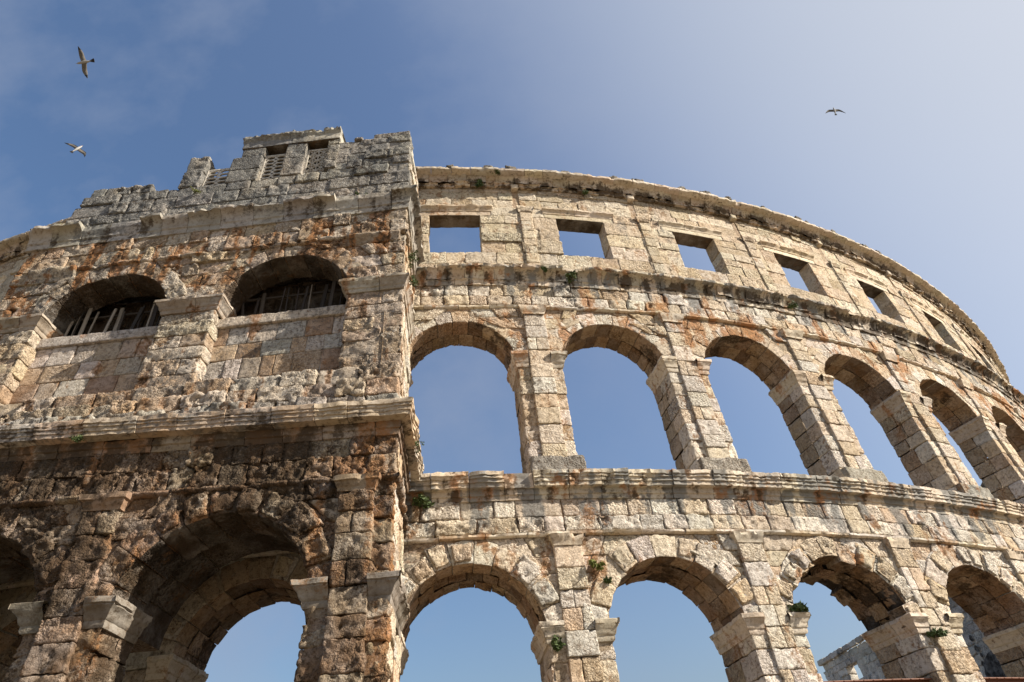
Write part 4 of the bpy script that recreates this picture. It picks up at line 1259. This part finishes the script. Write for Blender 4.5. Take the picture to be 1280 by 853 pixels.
plant(on_y(83, 286, 11.9), .36, .14, 'yellow green moss clump on the broken left end of the tower cornice', 140, leaf=.03, mat=M_LEAF2)
plant(on_y(245, 239, 12.15), .24, .10, 'yellow tuft on the tower parapet below the lone pillar', 90, leaf=.03, mat=M_LEAF2)
plant(on_y(462, 246, 11.95), .34, .14, 'green grass tuft on the upper tower cornice near the corner', 120, leaf=.035)
plant(on_y(446, 243, 11.95), .14, .12, 'tiny sprig left of the grass tuft on the upper tower cornice', 50, leaf=.03)

# ================================================================== SEAGULLS
def gull(px, py, dist, span, wdir, hdir, sweep_, dih, label, cant=0.):
    """wdir: image direction (x right, y up) of the wing at the bird's right as drawn; hdir: image direction of the head"""
    c = ray(px, py); c = c * dist / (c @ FW)
    wv = RT * wdir[0] + UP * wdir[1]; wv /= np.linalg.norm(wv)
    hv = RT * hdir[0] + UP * hdir[1] + ray(px, py) * cant
    hv -= wv * (hv @ wv) * .9; hv /= np.linalg.norm(hv)
    bv = np.cross(wv, hv); bv /= np.linalg.norm(bv)          # back or belly side
    if bv @ ray(px, py) > 0: bv = -bv                        # bv points to the camera: the belly
    e = empty('seagull', tuple(c), label, 'seagull', 'gulls circling above the ruin')
    def L(w, h, b): return tuple(wv * w + hv * h + bv * b)
    def mesh(name, V, Fc, mat, par, sm=True):
        me = bpy.data.meshes.new(name); me.from_pydata(V, [], Fc); me.materials.append(mat)
        if sm:
            for p in me.polygons: p.use_smooth = True
        o = bpy.data.objects.new(name, me); COL.objects.link(o); o.parent = par; return o
    k = span / 1.3
    # body with head and tail
    st_ = [(-.30, .012), (-.22, .030), (-.12, .052), (0, .062), (.10, .056), (.17, .042), (.205, .042), (.235, .038), (.26, .02), (.27, .004)]
    V = []; Fc = []; n = 10
    for h, r in st_:
        for i in range(n):
            a = 2 * math.pi * i / n; V.append(L(k * r * math.cos(a), k * h, k * r * .85 * math.sin(a)))
    for j in range(len(st_) - 1):
        for i in range(n):
            Fc.append((j * n + i, j * n + (i + 1) % n, (j + 1) * n + (i + 1) % n, (j + 1) * n + i))
    Fc.append(tuple(range(n))); Fc.append(tuple((len(st_) - 1) * n + i for i in range(n)))
    mesh('body', V, Fc, M_WHITE, e)
    V = [L(k * r * math.cos(a), k * h, k * r * math.sin(a)) for h, r in ((.262, .013), (.33, .003)) for a in np.linspace(0, 2 * math.pi, 6, endpoint=False)]
    mesh('beak', V, [(i, (i + 1) % 6, 6 + (i + 1) % 6, 6 + i) for i in range(6)] + [tuple(range(6, 12))], M_BEAK, e)
    V = [L(k * w, k * h, b) for b in (-.006, .006) for w, h in ((-.03, -.24), (.03, -.24), (.085, -.40), (.03, -.415), (-.03, -.415), (-.085, -.40))]
    mesh('tail', V, [tuple(range(6)), tuple(range(6, 12))] + [(i, (i + 1) % 6, 6 + (i + 1) % 6, 6 + i) for i in range(6)], M_TIP, e, False)
    for sg, (sw, di) in ((1, (sweep_[0], dih[0])), (-1, (sweep_[1], dih[1]))):
        rows = []
        for t in np.linspace(0, 1, 13):
            w = .05 + .60 * t
            lead = .10 + .055 * math.sin(min(t / .45, 1) * math.pi / 2) - sw * max(0, t - .42) ** 1.4
            ch = (.20 - .03 * t) * (1 - max(0, (t - .45) / .55) ** 1.7 * .93)
            up = di * (math.sin(min(1, t / .45) * math.pi / 2) * .10 - max(0, t - .45) * .22)
            rows.append([(w, lead, up), (w, lead - ch * .35, up - .012), (w, lead - ch, up)])
        def wing(rws, name, mat, par, th=.010):
            V = []; Fc = []
            for s_ in (1, -1):
                for r_ in rws:
                    for (w, h, b) in r_: V.append(L(sg * k * w, k * h, k * (-b) + s_ * th * k * .5))
            m_ = len(rws) * 3
            for s_ in (0, 1):
                for j in range(len(rws) - 1):
                    for i in range(2):
                        a = s_ * m_ + j * 3 + i
                        f = (a, a + 1, a + 4, a + 3); Fc.append(f if s_ else f[::-1])
            for j in range(len(rws) - 1):
                for i in (0, 2):
                    a = j * 3 + i; Fc.append((a, a + 3, m_ + a + 3, m_ + a))
            return mesh(name, V, Fc, mat, par)
        wo = wing(rows[:10], 'wing', M_WING, e)
        wing(rows[9:], 'wing_tip', M_TIP, wo)
gull(105, 78, 24.5, 1.3, (.20, -1.0), (-1.0, -.05), (.35, .10), (.4, .4), 'gull with wings spread one above the other, highest at the upper left')
gull(97, 186, 31.0, 1.3, (.95, -.55), (.42, .72), (.9, .55), (1.2, .5), 'gull with bent wings flying just above the left end of the tower', .9)
gull(1043, 138.5, 44.0, 1.4, (1.0, .05), (.05, 1.0), (.95, .8), (.5, .5), 'lone small gull in the pale sky at the right', .75)
